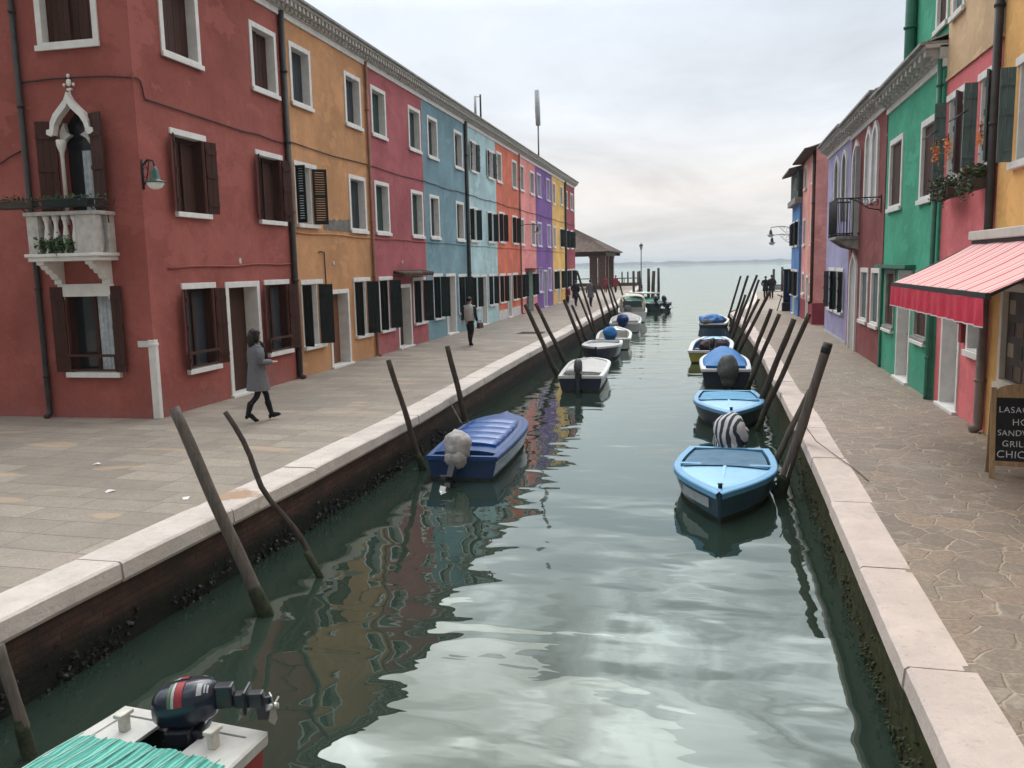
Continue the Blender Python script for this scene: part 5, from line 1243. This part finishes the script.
    if boots:
        for n in ('a', 'b'):
            a, t_ = V['ank' + n], V['toe' + n]; mm = MB(); d = (t_ - a); d.z = 0; d = d.normalized()
            cf = V['calf' + n]; kn = V['knee' + n]; mm.tube([cf.lerp(kn, .15), cf, cf.lerp(a, .5), a, a + (a - cf).normalized() * .02], [.061 * k, .059 * k, .052 * k, .043 * k, .044 * k], 10)
            mm.tube([a - d * .035 * k - Vector((0, 0, .035 * k)), a + d * .05 * k - Vector((0, 0, .04 * k)), t_, t_ + d * .045 * k - Vector((0, 0, .008))], [.044 * k, .046 * k, .038 * k, .02 * k], 10, squash=.8)
            hz = a - d * .035 * k; mm.tube([hz - Vector((0, 0, .03 * k)), Vector((hz.x, hz.y, hz.z - .092 * k))], [.032 * k, .022 * k], 8); mm.build('boot', BLACKCL, o)
    return o
person('woman in a grey knee-length coat and black boots walking along the oxblood house', (-8.22, 14.17), (.58, .82), 1.70, GREYCL, BLACKCL, 'walk', GREYCL, 'long', True, arms='front', female=True, scarf=BLACKCL)
person('man seen from behind in a pale grey vest over black sleeves and trousers', (-8.48, 29.12), (.12, .99), 1.70, VESTCL, BLACKCL, 'stroll', VESTCL, 'short', True, sleeves=BLACKCL, vest=True, arms='swing')
t_ = empty('hand_bag', (-8.12, 29.16, .62), R(80)); tag(t_, 'small dark brown bag carried by the man in the pale vest', 'bag')
MB().prism([(-.17, 0), (.17, 0), (.15, .20), (-.15, .20)], -.06, .06).build('bag_body', paint('brown_leather', (.07, .035, .028), .5, .2, 9), t_, .02)
MB().tube([(-.10, 0, .19), (-.07, 0, .28), (.07, 0, .28), (.10, 0, .19)], .012, 6).build('handle', BLACKCL, t_)
GP = 'people strolling at the far end of the quays'
person('child-sized person in a red top near the far doors of the yellow house', (-10.5, 61.5), (-.3, -1), 1.22, REDCL, NAVYCL, 'stand', None, 'short', group=GP, boots=False, arms='down')
person('person all in dark clothes walking beside the far crimson house', (-9.25, 57.3), (.2, 1), 1.72, NAVYCL, NAVYCL, 'stroll', NAVYCL, 'short', group=GP, boots=False, arms='pocket')
person('person in a grey jacket and dark trousers walking away towards the pavilion', (-8.12, 56.4), (.25, 1), 1.76, GREYCL, NAVYCL, 'stroll', GREYCL, 'short', group=GP, boots=False, arms='swing')
person('left one of two red-clad people beneath the pavilion columns', (-10.6, 83.9), (.3, -1), 1.62, REDCL, REDCL, 'stand', REDCL, 'short', group=GP, boots=False)
person('right one of two red-clad people beneath the pavilion columns', (-9.7, 84.6), (-.5, -1), 1.66, REDCL, NAVYCL, 'stand', REDCL, 'short', group=GP, boots=False)
person('left one of two people in dark coats standing at the right quay end', (3.38, 65.5), (.2, 1), 1.64, NAVYCL, BLACKCL, 'stand', BLACKCL, 'short', group=GP, boots=False, arms='pocket')
person('right one of two people in dark coats standing at the right quay end', (3.80, 65.4), (-.2, 1), 1.72, NAVYCL, BLACKCL, 'stand', BLACKCL, 'short', group=GP, boots=False, arms='pocket')

# ------------------------------------------------------------------ lamps, antennas, awning, signs
GREENEN = paint('dark_green_enamel', (.012, .06, .045), .3, .15, 6, coat=.4); MILK = paint('milky_lamp_glass', (.82, .82, .78), .25, .08, 6)
def bracket_lamp(label, loc, rz, L_=.75, drop=.25, sc=1.0, group='bracket street lamps', scroll=True):
    o = empty('wall_lamp', loc, rz); tag(o, label, 'lamp', group)
    m = MB().tube([(0, 0, -.42), (0, 0, .12)], .022, 8).tube([(0, 0, 0), (L_ * .5, 0, .10), (L_, 0, .06), (L_ + .02, 0, -.05)], .018, 8)
    if scroll:
        m.tube([(0, 0, -.36), (L_ * .25, 0, -.30), (L_ * .5, 0, -.08), (L_ * .62, 0, .07)], .012, 6)
        m.tube([(L_ * .22 + .09 * math.cos(a), 0, -.12 + .09 * math.sin(a)) for a in [i * PI / 5 for i in range(11)]], .010, 6)
        m.tube([(L_ * .43 + .05 * math.cos(a), 0, .02 + .05 * math.sin(a)) for a in [i * PI / 5 for i in range(11)]], .008, 6)
    m.build('bracket', IRON, o)
    x = L_ + .02; z = -.05 - drop * .2
    MB().lathe([(.02, .06), (.05, .02), (.075, -.06), (.09, -.17), (.10, -.19), (.19, -.22), (.195, -.235)], (x, 0, z), 14).build('shade', GREENEN, o)
    MB().lathe([(.16, -.236), (.15, -.27), (.11, -.33), (.04, -.36)], (x, 0, z), 14).build('lamp_glass', MILK, o)
    return o
bracket_lamp('green enamelled lamp on a scrolled iron bracket at the oxblood house corner', (-10.38, 14.30, 4.74), R(-22), .36, .2)
MB_ = bracket_lamp('small lamp hanging from a long arm over the far pink and violet houses', (-11.02, 47.9, 4.98), R(2), 1.15, .3, scroll=False)
bracket_lamp('upper of two dark lamps reaching from the cornflower blue house over the quay', (3.83, 48.3, 4.45), PI, 1.1, .3)
bracket_lamp('lower of two dark lamps reaching from the cornflower blue house over the quay', (3.83, 48.8, 4.05), PI, 1.0, .3)
o = empty('sign_bracket', (4.03, 23.9, 4.25), PI); tag(o, 'empty scrolled iron arm on the wine red house', 'bracket')
m = MB().tube([(0, 0, .05), (.95, 0, .05)], .016, 6).tube([(0, 0, -.28), (.3, 0, -.22), (.6, 0, -.02), (.8, 0, .04)], .014, 6)
for cx, cz_, r_ in ((.16, -.08, .09), (.38, -.05, .07), (.58, .0, .04)): m.tube([(cx + r_ * math.cos(a), 0, cz_ + r_ * math.sin(a)) for a in [i * PI / 6 for i in range(13)]], .010, 6)
m.build('scrollwork', IRON, o); MB().box(-.0, .02, -.03, .03, -.34, .12).build('wall_plate', IRON, o)
o = empty('street_lamp', (-8.5, 99.5, 0)); tag(o, 'tall dark lamp post with a lantern at the left quay end', 'street lamp')
MB().lathe([(.16, 0), (.16, .3), (.10, .4), (.07, .9), (.055, 1.0), (.045, 4.2), (.07, 4.25), (.03, 4.35)], (0, 0, 0), 10).build('post', IRON, o)
MB().lathe([(.10, 4.35), (.20, 4.75), (.20, 4.78)], (0, 0, 0), 6).build('lantern', paint('lantern_glass', (.4, .4, .38), .2, .1), o); MB().lathe([(.26, 4.78), (.10, 4.95), (.03, 5.0), (.03, 5.12)], (0, 0, 0), 6).build('lantern_cap', IRON, o)
o = empty('antenna_mast', (-11.15, 55, 9.2)); tag(o, 'tall white cylindrical aerial on a thin mast above the far roofs', 'antenna')
MB().tube([(0, 0, 0), (0, 0, 2.5)], .05, 8).build('mast', PIPEG, o); MB().tube([(0, 0, 2.35), (-.02, 0, 3.3), (-.05, 0, 4.5)], [.15, .17, .15], 10).build('aerial', paint('pale_aerial_plastic', (.42, .43, .44), .5), o)
MB().tube([(0, -.05, .7), (-.05, -.3, .4), (-.1, -1.2, .25)], .02, 6).build('feed_cable', CABLE, o)
o = empty('antenna_pair', (-11.1, 41, 9.3)); tag(o, 'pair of short roof aerials above the pale aqua house', 'antenna')
MB().tube([(0, 0, 0), (0, 0, 1.6)], .045, 8).build('mast', IRON, o); MB().tube([(-.26, 0, .3), (-.26, 0, 1.55)], .06, 8).build('aerial', paint('pale_aerial_plastic', (.42, .43, .44)), o); MB().tube([(-.26, 0, 1.5), (0, 0, 1.5)], .015, 6).build('crossbar', IRON, o)
# awning
def stripe_mat():
    m, t, b = nt_new('pink_striped_canvas'); v = pos(t, local=True); sp = N(t, 'ShaderNodeSeparateXYZ'); L(t, v, sp.inputs[0])
    f = math_(t, 'FRACT', math_(t, 'MULTIPLY', sp.outputs['X'], 1 / .85))
    c = ramp(t, f, [(0, (.72, .40, .38)), (.40, (.72, .40, .38)), (.41, (.42, .03, .05)), (.46, (.42, .03, .05)), (.47, (.75, .50, .48)), (.66, (.75, .50, .48)), (.67, (.45, .05, .06)), (.70, (.45, .05, .06)), (.71, (.74, .44, .42)), (.86, (.74, .44, .42)), (.87, (.42, .03, .05)), (.95, (.42, .03, .05)), (.96, (.72, .40, .38))], 'CONSTANT')
    c = mix(t, ramp(t, nz(t, v, 2, 5), [(.4, 0), (.8, .25)]), c, (.55, .34, .32)); L(t, c, b.inputs['Base Color']); b.inputs['Roughness'].default_value = .85
    tr = b.inputs.get('Transmission Weight'); return m
AW = stripe_mat(); VAL = paint('crimson_valance_canvas', (.50, .025, .055), .8, .12, 3, .01, 10)
o = empty('awning', (4.09, 15.14, 0), -PI / 2); tag(o, 'pink striped shop awning with a crimson valance on the amber house', 'awning')
wd_ = 5.1; m = MB(); m.smooth = True
m.grid([[(wd_ * i / 30, -.06 - 1.24 * q, 3.0 - .64 * q - .03 * math.sin(PI * q) + .004 * math.sin(i * 1.1)) for i in range(31)] for q in (0, .25, .5, .75, 1)]); m.build('canopy', AW, o)
MB().box(0, wd_, -1.34, -1.28, 2.30, 2.36).tube([(0.02, -1.3, 2.33), (.02, -.05, 2.98)], .018, 6).tube([(wd_ - .02, -1.3, 2.33), (wd_ - .02, -.05, 2.98)], .018, 6).tube([(.5, -.05, 2.5), (.6, -1.25, 2.33)], .02, 6).build('frame', IRON, o)
m = MB(); m.smooth = True; m.grid([[(wd_ * i / 90, -1.345 - .018 * math.sin(i * .9) * q - .01 * math.sin(i * .37), 2.30 - .30 * q) for i in range(91)] for q in (0, .3, .6, 1)]); 

va = m.build('valance', VAL, o); m = MB(); m.grid([[(wd_ * i / 90, -1.349 - .018 * math.sin(i * .9) - .01 * math.sin(i * .37), 2.005 - .014 * q) for i in range(91)] for q in (0, 1)]); m.build('white_hem', paint('white_hem', (.6, .58, .56), .8), va)
MB().box(-.05, wd_ + .3, -.22, 0, 3.0, 3.14).build('roller_box', paint('cream_metal_box', (.50, .48, .43), .5, .1, 3), o, .015); MB().box(-.03, wd_ + .3, -.17, -.01, 2.93, 2.998).build('roller_slot', IRON, o)
# chalkboard
o = empty('chalkboard', (3.32, 11.56, 0), R(-8)); tag(o, 'wooden A-frame chalkboard listing hot food, standing on the right pavement', 'chalkboard')
LT = wood('pale_board_wood', (.33, .23, .13), .7)
def yz(m, x0, x1, y0, y1, z0, z1, back): return m.box(x0, x1, y0, y1, z0, z1, Matrix.Rotation(R(9 if back else -9), 4, 'X') if False else Matrix.Shear('XY', 4, (0, 0)) if False else Matrix(((1, 0, 0, 0), (0, 1, (-.16 if back else .16), (.36 if back else 0)), (0, 0, 1, 0), (0, 0, 0, 1))))
for bk in (0, 1):
    m = MB(); yz(m, 0, .06, 0, .03, 0, 1.12, bk); yz(m, .64, .70, 0, .03, 0, 1.12, bk); yz(m, .06, .64, .002, .028, .16, .22, bk); yz(m, .06, .64, .002, .028, 1.0, 1.08, bk)
    if not bk:
        arcp = [(.06, 1.08)] + [(.35 - .29 * math.cos(PI * i / 12), 1.08 + .09 * math.sin(PI * i / 12)) for i in range(13)] + [(.64, 1.08)]
        mm = MB(); mm.prism(arcp, .004, .026); S_ = Matrix(((1, 0, 0, 0), (0, 1, .16, 0), (0, 0, 1, 0), (0, 0, 0, 1))); m.add([S_ @ Vector(p) for p in mm.v], mm.f)
    m.build('frame' if not bk else 'rear_frame', LT, o, .004)
pn = MB(); yz(pn, .06, .64, .008, .022, .22, 1.0, 0); yz(pn, .06, .64, .008, .022, .22, 1.0, 1); pn = pn.build('slate_panel', paint('black_slate', (.014, .017, .022), .8, .3, 6), o)
CHALK = paint('white_chalk', (.55, .56, .58), .95, .25, 60)
def text(s, x, z, size, sx=1.0):
    cu = bpy.data.curves.new('t', 'FONT'); cu.body = s; cu.size = size; cu.extrude = .0012; cu.space_character = 1.08; cu.offset = -.0006
    tm = bpy.data.objects.new('t', cu); COL.objects.link(tm); bpy.context.view_layer.update(); dg = bpy.context.evaluated_depsgraph_get()
    me = bpy.data.meshes.new_from_object(tm.evaluated_get(dg)); bpy.data.objects.remove(tm); me.name = 'chalk_lettering'; me.materials.clear(); me.materials.append(CHALK)
    for v in me.vertices:
        a, b, c = v.co; zz = z + b; wob = .009 * mnoise.noise(Vector((a * 17, z * 9, 0))); a += .006 * mnoise.noise(Vector((a * 9, b * 40, z * 5)))
        v.co = (x + a * sx, .006 + .16 * zz - c * .5 - .0015, zz + wob)
    q = bpy.data.objects.new('chalk_lettering', me); COL.objects.link(q); q.parent = o; q.parent = pn
text('LASAGNE', .085, .815, .105); text('HOT', .235, .665, .115); text('SANDWICH', .078, .535, .10, .95); text('GRILLED', .13, .40, .105); text('CHICKEN', .075, .262, .125)
# flower boxes and plants
LEAF = paint('dull_green_leaves', (.045, .085, .03), .7, .5, 30); LEAFD = paint('dry_winter_leaves', (.075, .065, .035), .8, .5, 30); ORANGE = paint('orange_petals', (.75, .22, .03), .7, .25, 30); TERRA = paint('terracotta_trough', (.22, .10, .06), .8, .2, 8)
def leaves(m, c, ext, n, size, seed):
    rnd = random.Random(seed)
    for i in range(n):
        p = Vector((c[0] + rnd.gauss(0, ext[0] * .45), c[1] + rnd.gauss(0, ext[1] * .45), c[2] + rnd.gauss(0, ext[2] * .45))); d = Vector((rnd.gauss(0, 1), rnd.gauss(0, 1), rnd.gauss(0, .7))).normalized(); e = d.orthogonal().normalized(); s = size * rnd.uniform(.6, 1.4)
        m.add([p, p + d * s * .5 + e * s * .28, p + d * s, p + d * s * .5 - e * s * .28], [(0, 1, 2, 3)])
def trough(label, loc, rz, Lb, n, mats, seed, w=.2):
    o = empty('flower_box', loc, rz); tag(o, label, 'flower box', 'flower boxes at the windows')
    m = MB().prism([(-w * .4, 0), (w * .4, 0), (w * .5, .17), (-w * .5, .17)], 0, Lb, 'yz') if False else MB().box(0, Lb, -w / 2, w / 2, 0, .16)
    m.build('trough', paint('dark_stained_trough', (.06, .045, .035), .85, .3, 8), o, .015)
    for k, mt in enumerate(mats):
        m = MB(); rnd = random.Random(seed + k)
        for j in range(8): leaves(m, (Lb * (j + .5) / 8, rnd.uniform(-.06, .06), .22 + rnd.uniform(-.06, .08)), (Lb / 9, w * .6, .13), n // 8, .055, seed * 7 + j + k * 100)
        for j in range(4): leaves(m, (Lb * rnd.random(), -w * .55, .05), (.12, .05, .16), n // 14, .05, seed * 3 + j)
        m.build('foliage', mt, o)
    m = MB().tube([(-.05, -w * .62, .18), (Lb + .05, -w * .62, .18)], .010, 5).tube([(-.05, -w * .62, .03), (Lb + .05, -w * .62, .03)], .010, 5)
    for j in range(6): x = Lb * (j + .5) / 6; m.tube([(x, -w * .62, .03), (x + .04, -w * .62, .1), (x, -w * .62, .18)], .007, 5)
    m.build('rack', IRON, o)
trough('flower box of straggling leaves under the far coral house window', (3.86, 17.35, 3.76), -PI / 2, 1.2, 460, [LEAFD, LEAF], 3)
trough('flower box of fuller green leaves under the near coral house window beside the pipe', (3.88, 15.5, 3.78), -PI / 2, .8, 620, [LEAF, LEAFD], 5)
for i, (y, z, n) in enumerate(((17.25, 4.62, 'left'), (16.4, 4.58, 'middle'), (14.98, 4.55, 'right'))):
    o = empty('hanging_flowers', (3.80 if y > 15.5 else 3.92, y, z)); tag(o, 'bunch of orange flowers hanging at the coral house windows, %s one of three' % n, 'flowers', 'orange flower bunches on the coral house')
    m = MB(); leaves(m, (0, 0, 0), (.055, .06, .22), 80, .055, 20 + i); m.build('blossoms', ORANGE, o); m = MB(); leaves(m, (0, 0, .08), (.05, .05, .16), 14, .05, 40 + i); m.build('leaves', LEAF, o)
    MB().tube([(0, 0, .12), (0, 0, .26)], .008, 5).build('hook', IRON, o)
# plants on the corner house balcony
bpx = [(-12.18, 'left end'), (-11.98, 'second gap'), (-11.79, 'middle gap'), (-11.60, 'right end')]
for i, (x, n) in enumerate(bpx):
    o = empty('potted_plant', (x, 13.82, 3.17)); tag(o, 'small green plant behind the stone balusters of the balcony, %s' % n, 'plant', 'potted plants on the stone balcony')
    MB().lathe([(.06, 0), (.085, .15), (.09, .16)], (0, 0, 0), 10).build('pot', TERRA, o); m = MB(); leaves(m, (0, -.12, .16), (.12, .12, .17), 190, .06, 60 + i); m.build('foliage', LEAF, o)
for i, (x0, x1, n, mt) in enumerate(((-13.0, -12.2, 'left', LEAFD), (-11.95, -11.0, 'right', GREENSH))):
    o = empty('balcony_trough', (x0, 13.62, 4.0)); tag(o, '%s plant trough on the iron rail over the stone balcony' % n, 'flower box', 'flower boxes at the windows')
    MB().box(0, x1 - x0, -.09, .09, 0, .14).build('trough', mt if mt is GREENSH else paint('dark_stained_trough', (.06, .045, .035)), o, .01); m = MB(); leaves(m, ((x1 - x0) / 2, 0, .16), ((x1 - x0) * .9, .15, .07), 240, .045, 80 + i); m.build('foliage', LEAFD if i == 0 else LEAF, o)
# ------------------------------------------------------------------ pavilion and far quay furniture
o = empty('pavilion', (-12.2, 94, 0)); tag(o, 'open brick-columned pavilion with a hipped tile roof at the left quay end', 'pavilion')
BRK = paint('old_red_brick', (.12, .07, .055), .9, .35, 5, .02, 12)
for x, y in ((-1.45, 3.4), (-.45, 3.0), (-.5, 6.2), (-9.5, 3.0), (-9.5, 12.0), (-.6, 12.0)):
    MB().box(x - .4, x + .4, y - .4, y + .4, 0, 3.75).box(x - .48, x + .48, y - .48, y + .48, 0, .35).box(x - .47, x + .47, y - .47, y + .47, 3.5, 3.7).build('column', BRK, o)
MB().box(-10.2, .1, 2.4, 2.8, 3.76, 4.12).box(-.3, .1, 2.81, 13, 3.76, 4.12).box(-10.2, .5, 12.7, 13.1, 3.765, 4.115).build('beam', BROWN2, o)
m = MB(); X0, X1, Y0, Y1, ze, zr = -11, .75, 1.4, 14, 4.16, 6.9; rx0, rx1, ry = -6.0, -4.2, 7.7
def hip(a, b, c, d, n):
    rows = []
    for i in range(n * 2 + 1):
        u = i / (2 * n); bz = .07 if i % 2 else 0; lo = Vector(a).lerp(Vector(b), u); hi = Vector(d).lerp(Vector(c), u); rows.append([lo + Vector((0, 0, bz)), lo.lerp(hi, .5) + Vector((0, 0, bz)), hi + Vector((0, 0, bz))])
    m.grid(rows)
hip((X0, Y0, ze), (X1, Y0, ze), (rx1, ry, zr), (rx0, ry, zr), 40); hip((X1, Y0, ze), (X1, Y1, ze), (rx1, ry + .01, zr), (rx1, ry, zr), 40); hip((X1, Y1, ze), (X0, Y1, ze), (rx0, ry, zr), (rx1, ry, zr), 40); hip((X0, Y1, ze), (X0, Y0, ze), (rx0, ry, zr), (rx0, ry + .01, zr), 40)
m.build('roof', TILES, o); MB().box(X0 + .05, X1 - .05, Y0 + .05, Y1 - .05, ze - .06, ze - .01).build('eaves', BROWN2, o)
o = empty('quay_railing', (0, 0, 0)); tag(o, 'low timber railing along the lagoon end of the left quay', 'railing')
m = MB().tube([(-24, 111.5, .95), (-9.6, 111.5, .95), (-8.6, 100, .95)], .06, 6)
for k in range(8): x = -24 + k * 2.05; m.tube([(x, 111.5, 0), (x, 111.5, .98)], .06, 6)
m.build('rail', POLE, o)
MB().box(-20, -9.9, 109.6, 110.3, 0, .42).build('low_wall', BRK, o)
o = empty('bench', (4.0, 69.0, 0)); tag(o, 'dark slatted bench across the far end of the right quay', 'bench')
m = MB()
for k in range(4): m.box(0, 1.5, -.2 + k * .11, -.11 + k * .11, .42, .46)
m.build('seat', BROWN2, o); m = MB()
for k in range(3): m.box(0, 1.5, .26, .30, .55 + k * .14, .66 + k * .14)
m.build('backrest', BROWN2, o)
for x in (.1, 1.4): MB().box(x - .04, x + .04, -.2, .30, 0, .42).box(x - .04, x + .04, .301, .34, 0, .98).build('leg', IRON, o)
o = empty('display_rack', (3.55, 49.9, 0), 0); tag(o, 'tall dark blue canvas stall front beside the cornflower blue house', 'stall')
MB().box(0, .9, 0, .5, .08, 2.2).build('canvas_front', paint('midnight_canvas', (.015, .022, .05), .8, .3, 4, .02, 5), o, .03); MB().tube([(-.35, -.2, .9), (.4, -.2, .55)], .03, 6).tube([(-.35, -.2, .0), (-.1, -.2, .9)], .03, 6).box(-.1, .5, -.5, -.02, 0, .45).build('trestle', IRON, o); MB().box(-.1, 1.0, -.25, .55, 2.2, 2.28).build('top_board', IRON, o)
# litter and drain cover on the left pavement
for i, (x, y, n) in enumerate(((-8.85, 10.6, 'nearest the house wall'), (-7.55, 9.25, 'middle of the pavement'), (-6.35, 9.1, 'beside the kerb stain'))):
    o = empty('paper_scrap', (x, y, .006), i); tag(o, 'tiny white paper scrap on the left pavement, %s' % n, 'litter', 'paper scraps on the left pavement')
    MB().add([(-.06, -.03, 0), (.05, -.035, .012), (.06, .03, .004), (-.01, .045, .02), (-.06, .03, .0)], [(0, 1, 2, 3, 4)]).build('scrap', WHITE, o)
o = empty('drain_cover', (-7.5, 34.9, .004)); tag(o, 'dark iron drain cover in the left pavement beyond the walking man', 'drain cover')
m = MB().box(-.55, .55, -.45, .45, 0, .006)
m.build('plate', IRON, o); m = MB()
for k in range(7): m.box(-.5, .5, -.40 + k * .13, -.34 + k * .13, .007, .012)
m.build('grating', PIPE, o)

o = empty('mooring_line', (1.05, 13.45, .35)); tag(o, 'thin rope running from the nearest right pole across the kerb', 'rope')
MB().tube([(.20, -.02, .0), (.38, -.35, -.24), (.55, -.8, -.315), (.72, -1.7, -.325), (.80, -2.3, -.335)], .006, 6).build('rope', paint('dirty_rope', (.10, .09, .075), .9, .3), o)

for i, (lab, pts) in enumerate((('slack rope from the nearest light blue boat to the thick banded pole', ((.93, 12.9, -.36), (1.02, 13.1, -.46), (1.1, 13.36, -.30))), ('slack rope from the blue-tarpaulin boat to the quay wall behind', ((.98, 25.6, -.28), (1.08, 25.4, -.34), (1.24, 25.0, -.18))), ('slack rope from the dark blue covered boat up to the left kerb', ((-4.86, 16.4, -.34), (-5.1, 16.7, -.42), (-5.48, 17.1, -.02))))):
    o = empty('mooring_line', pts[0]); tag(o, lab, 'rope', 'mooring ropes')
    MB().tube([Vector(p) - Vector(pts[0]) for p in pts], .011, 6).build('rope', paint('dirty_rope', (.10, .09, .075)), o)
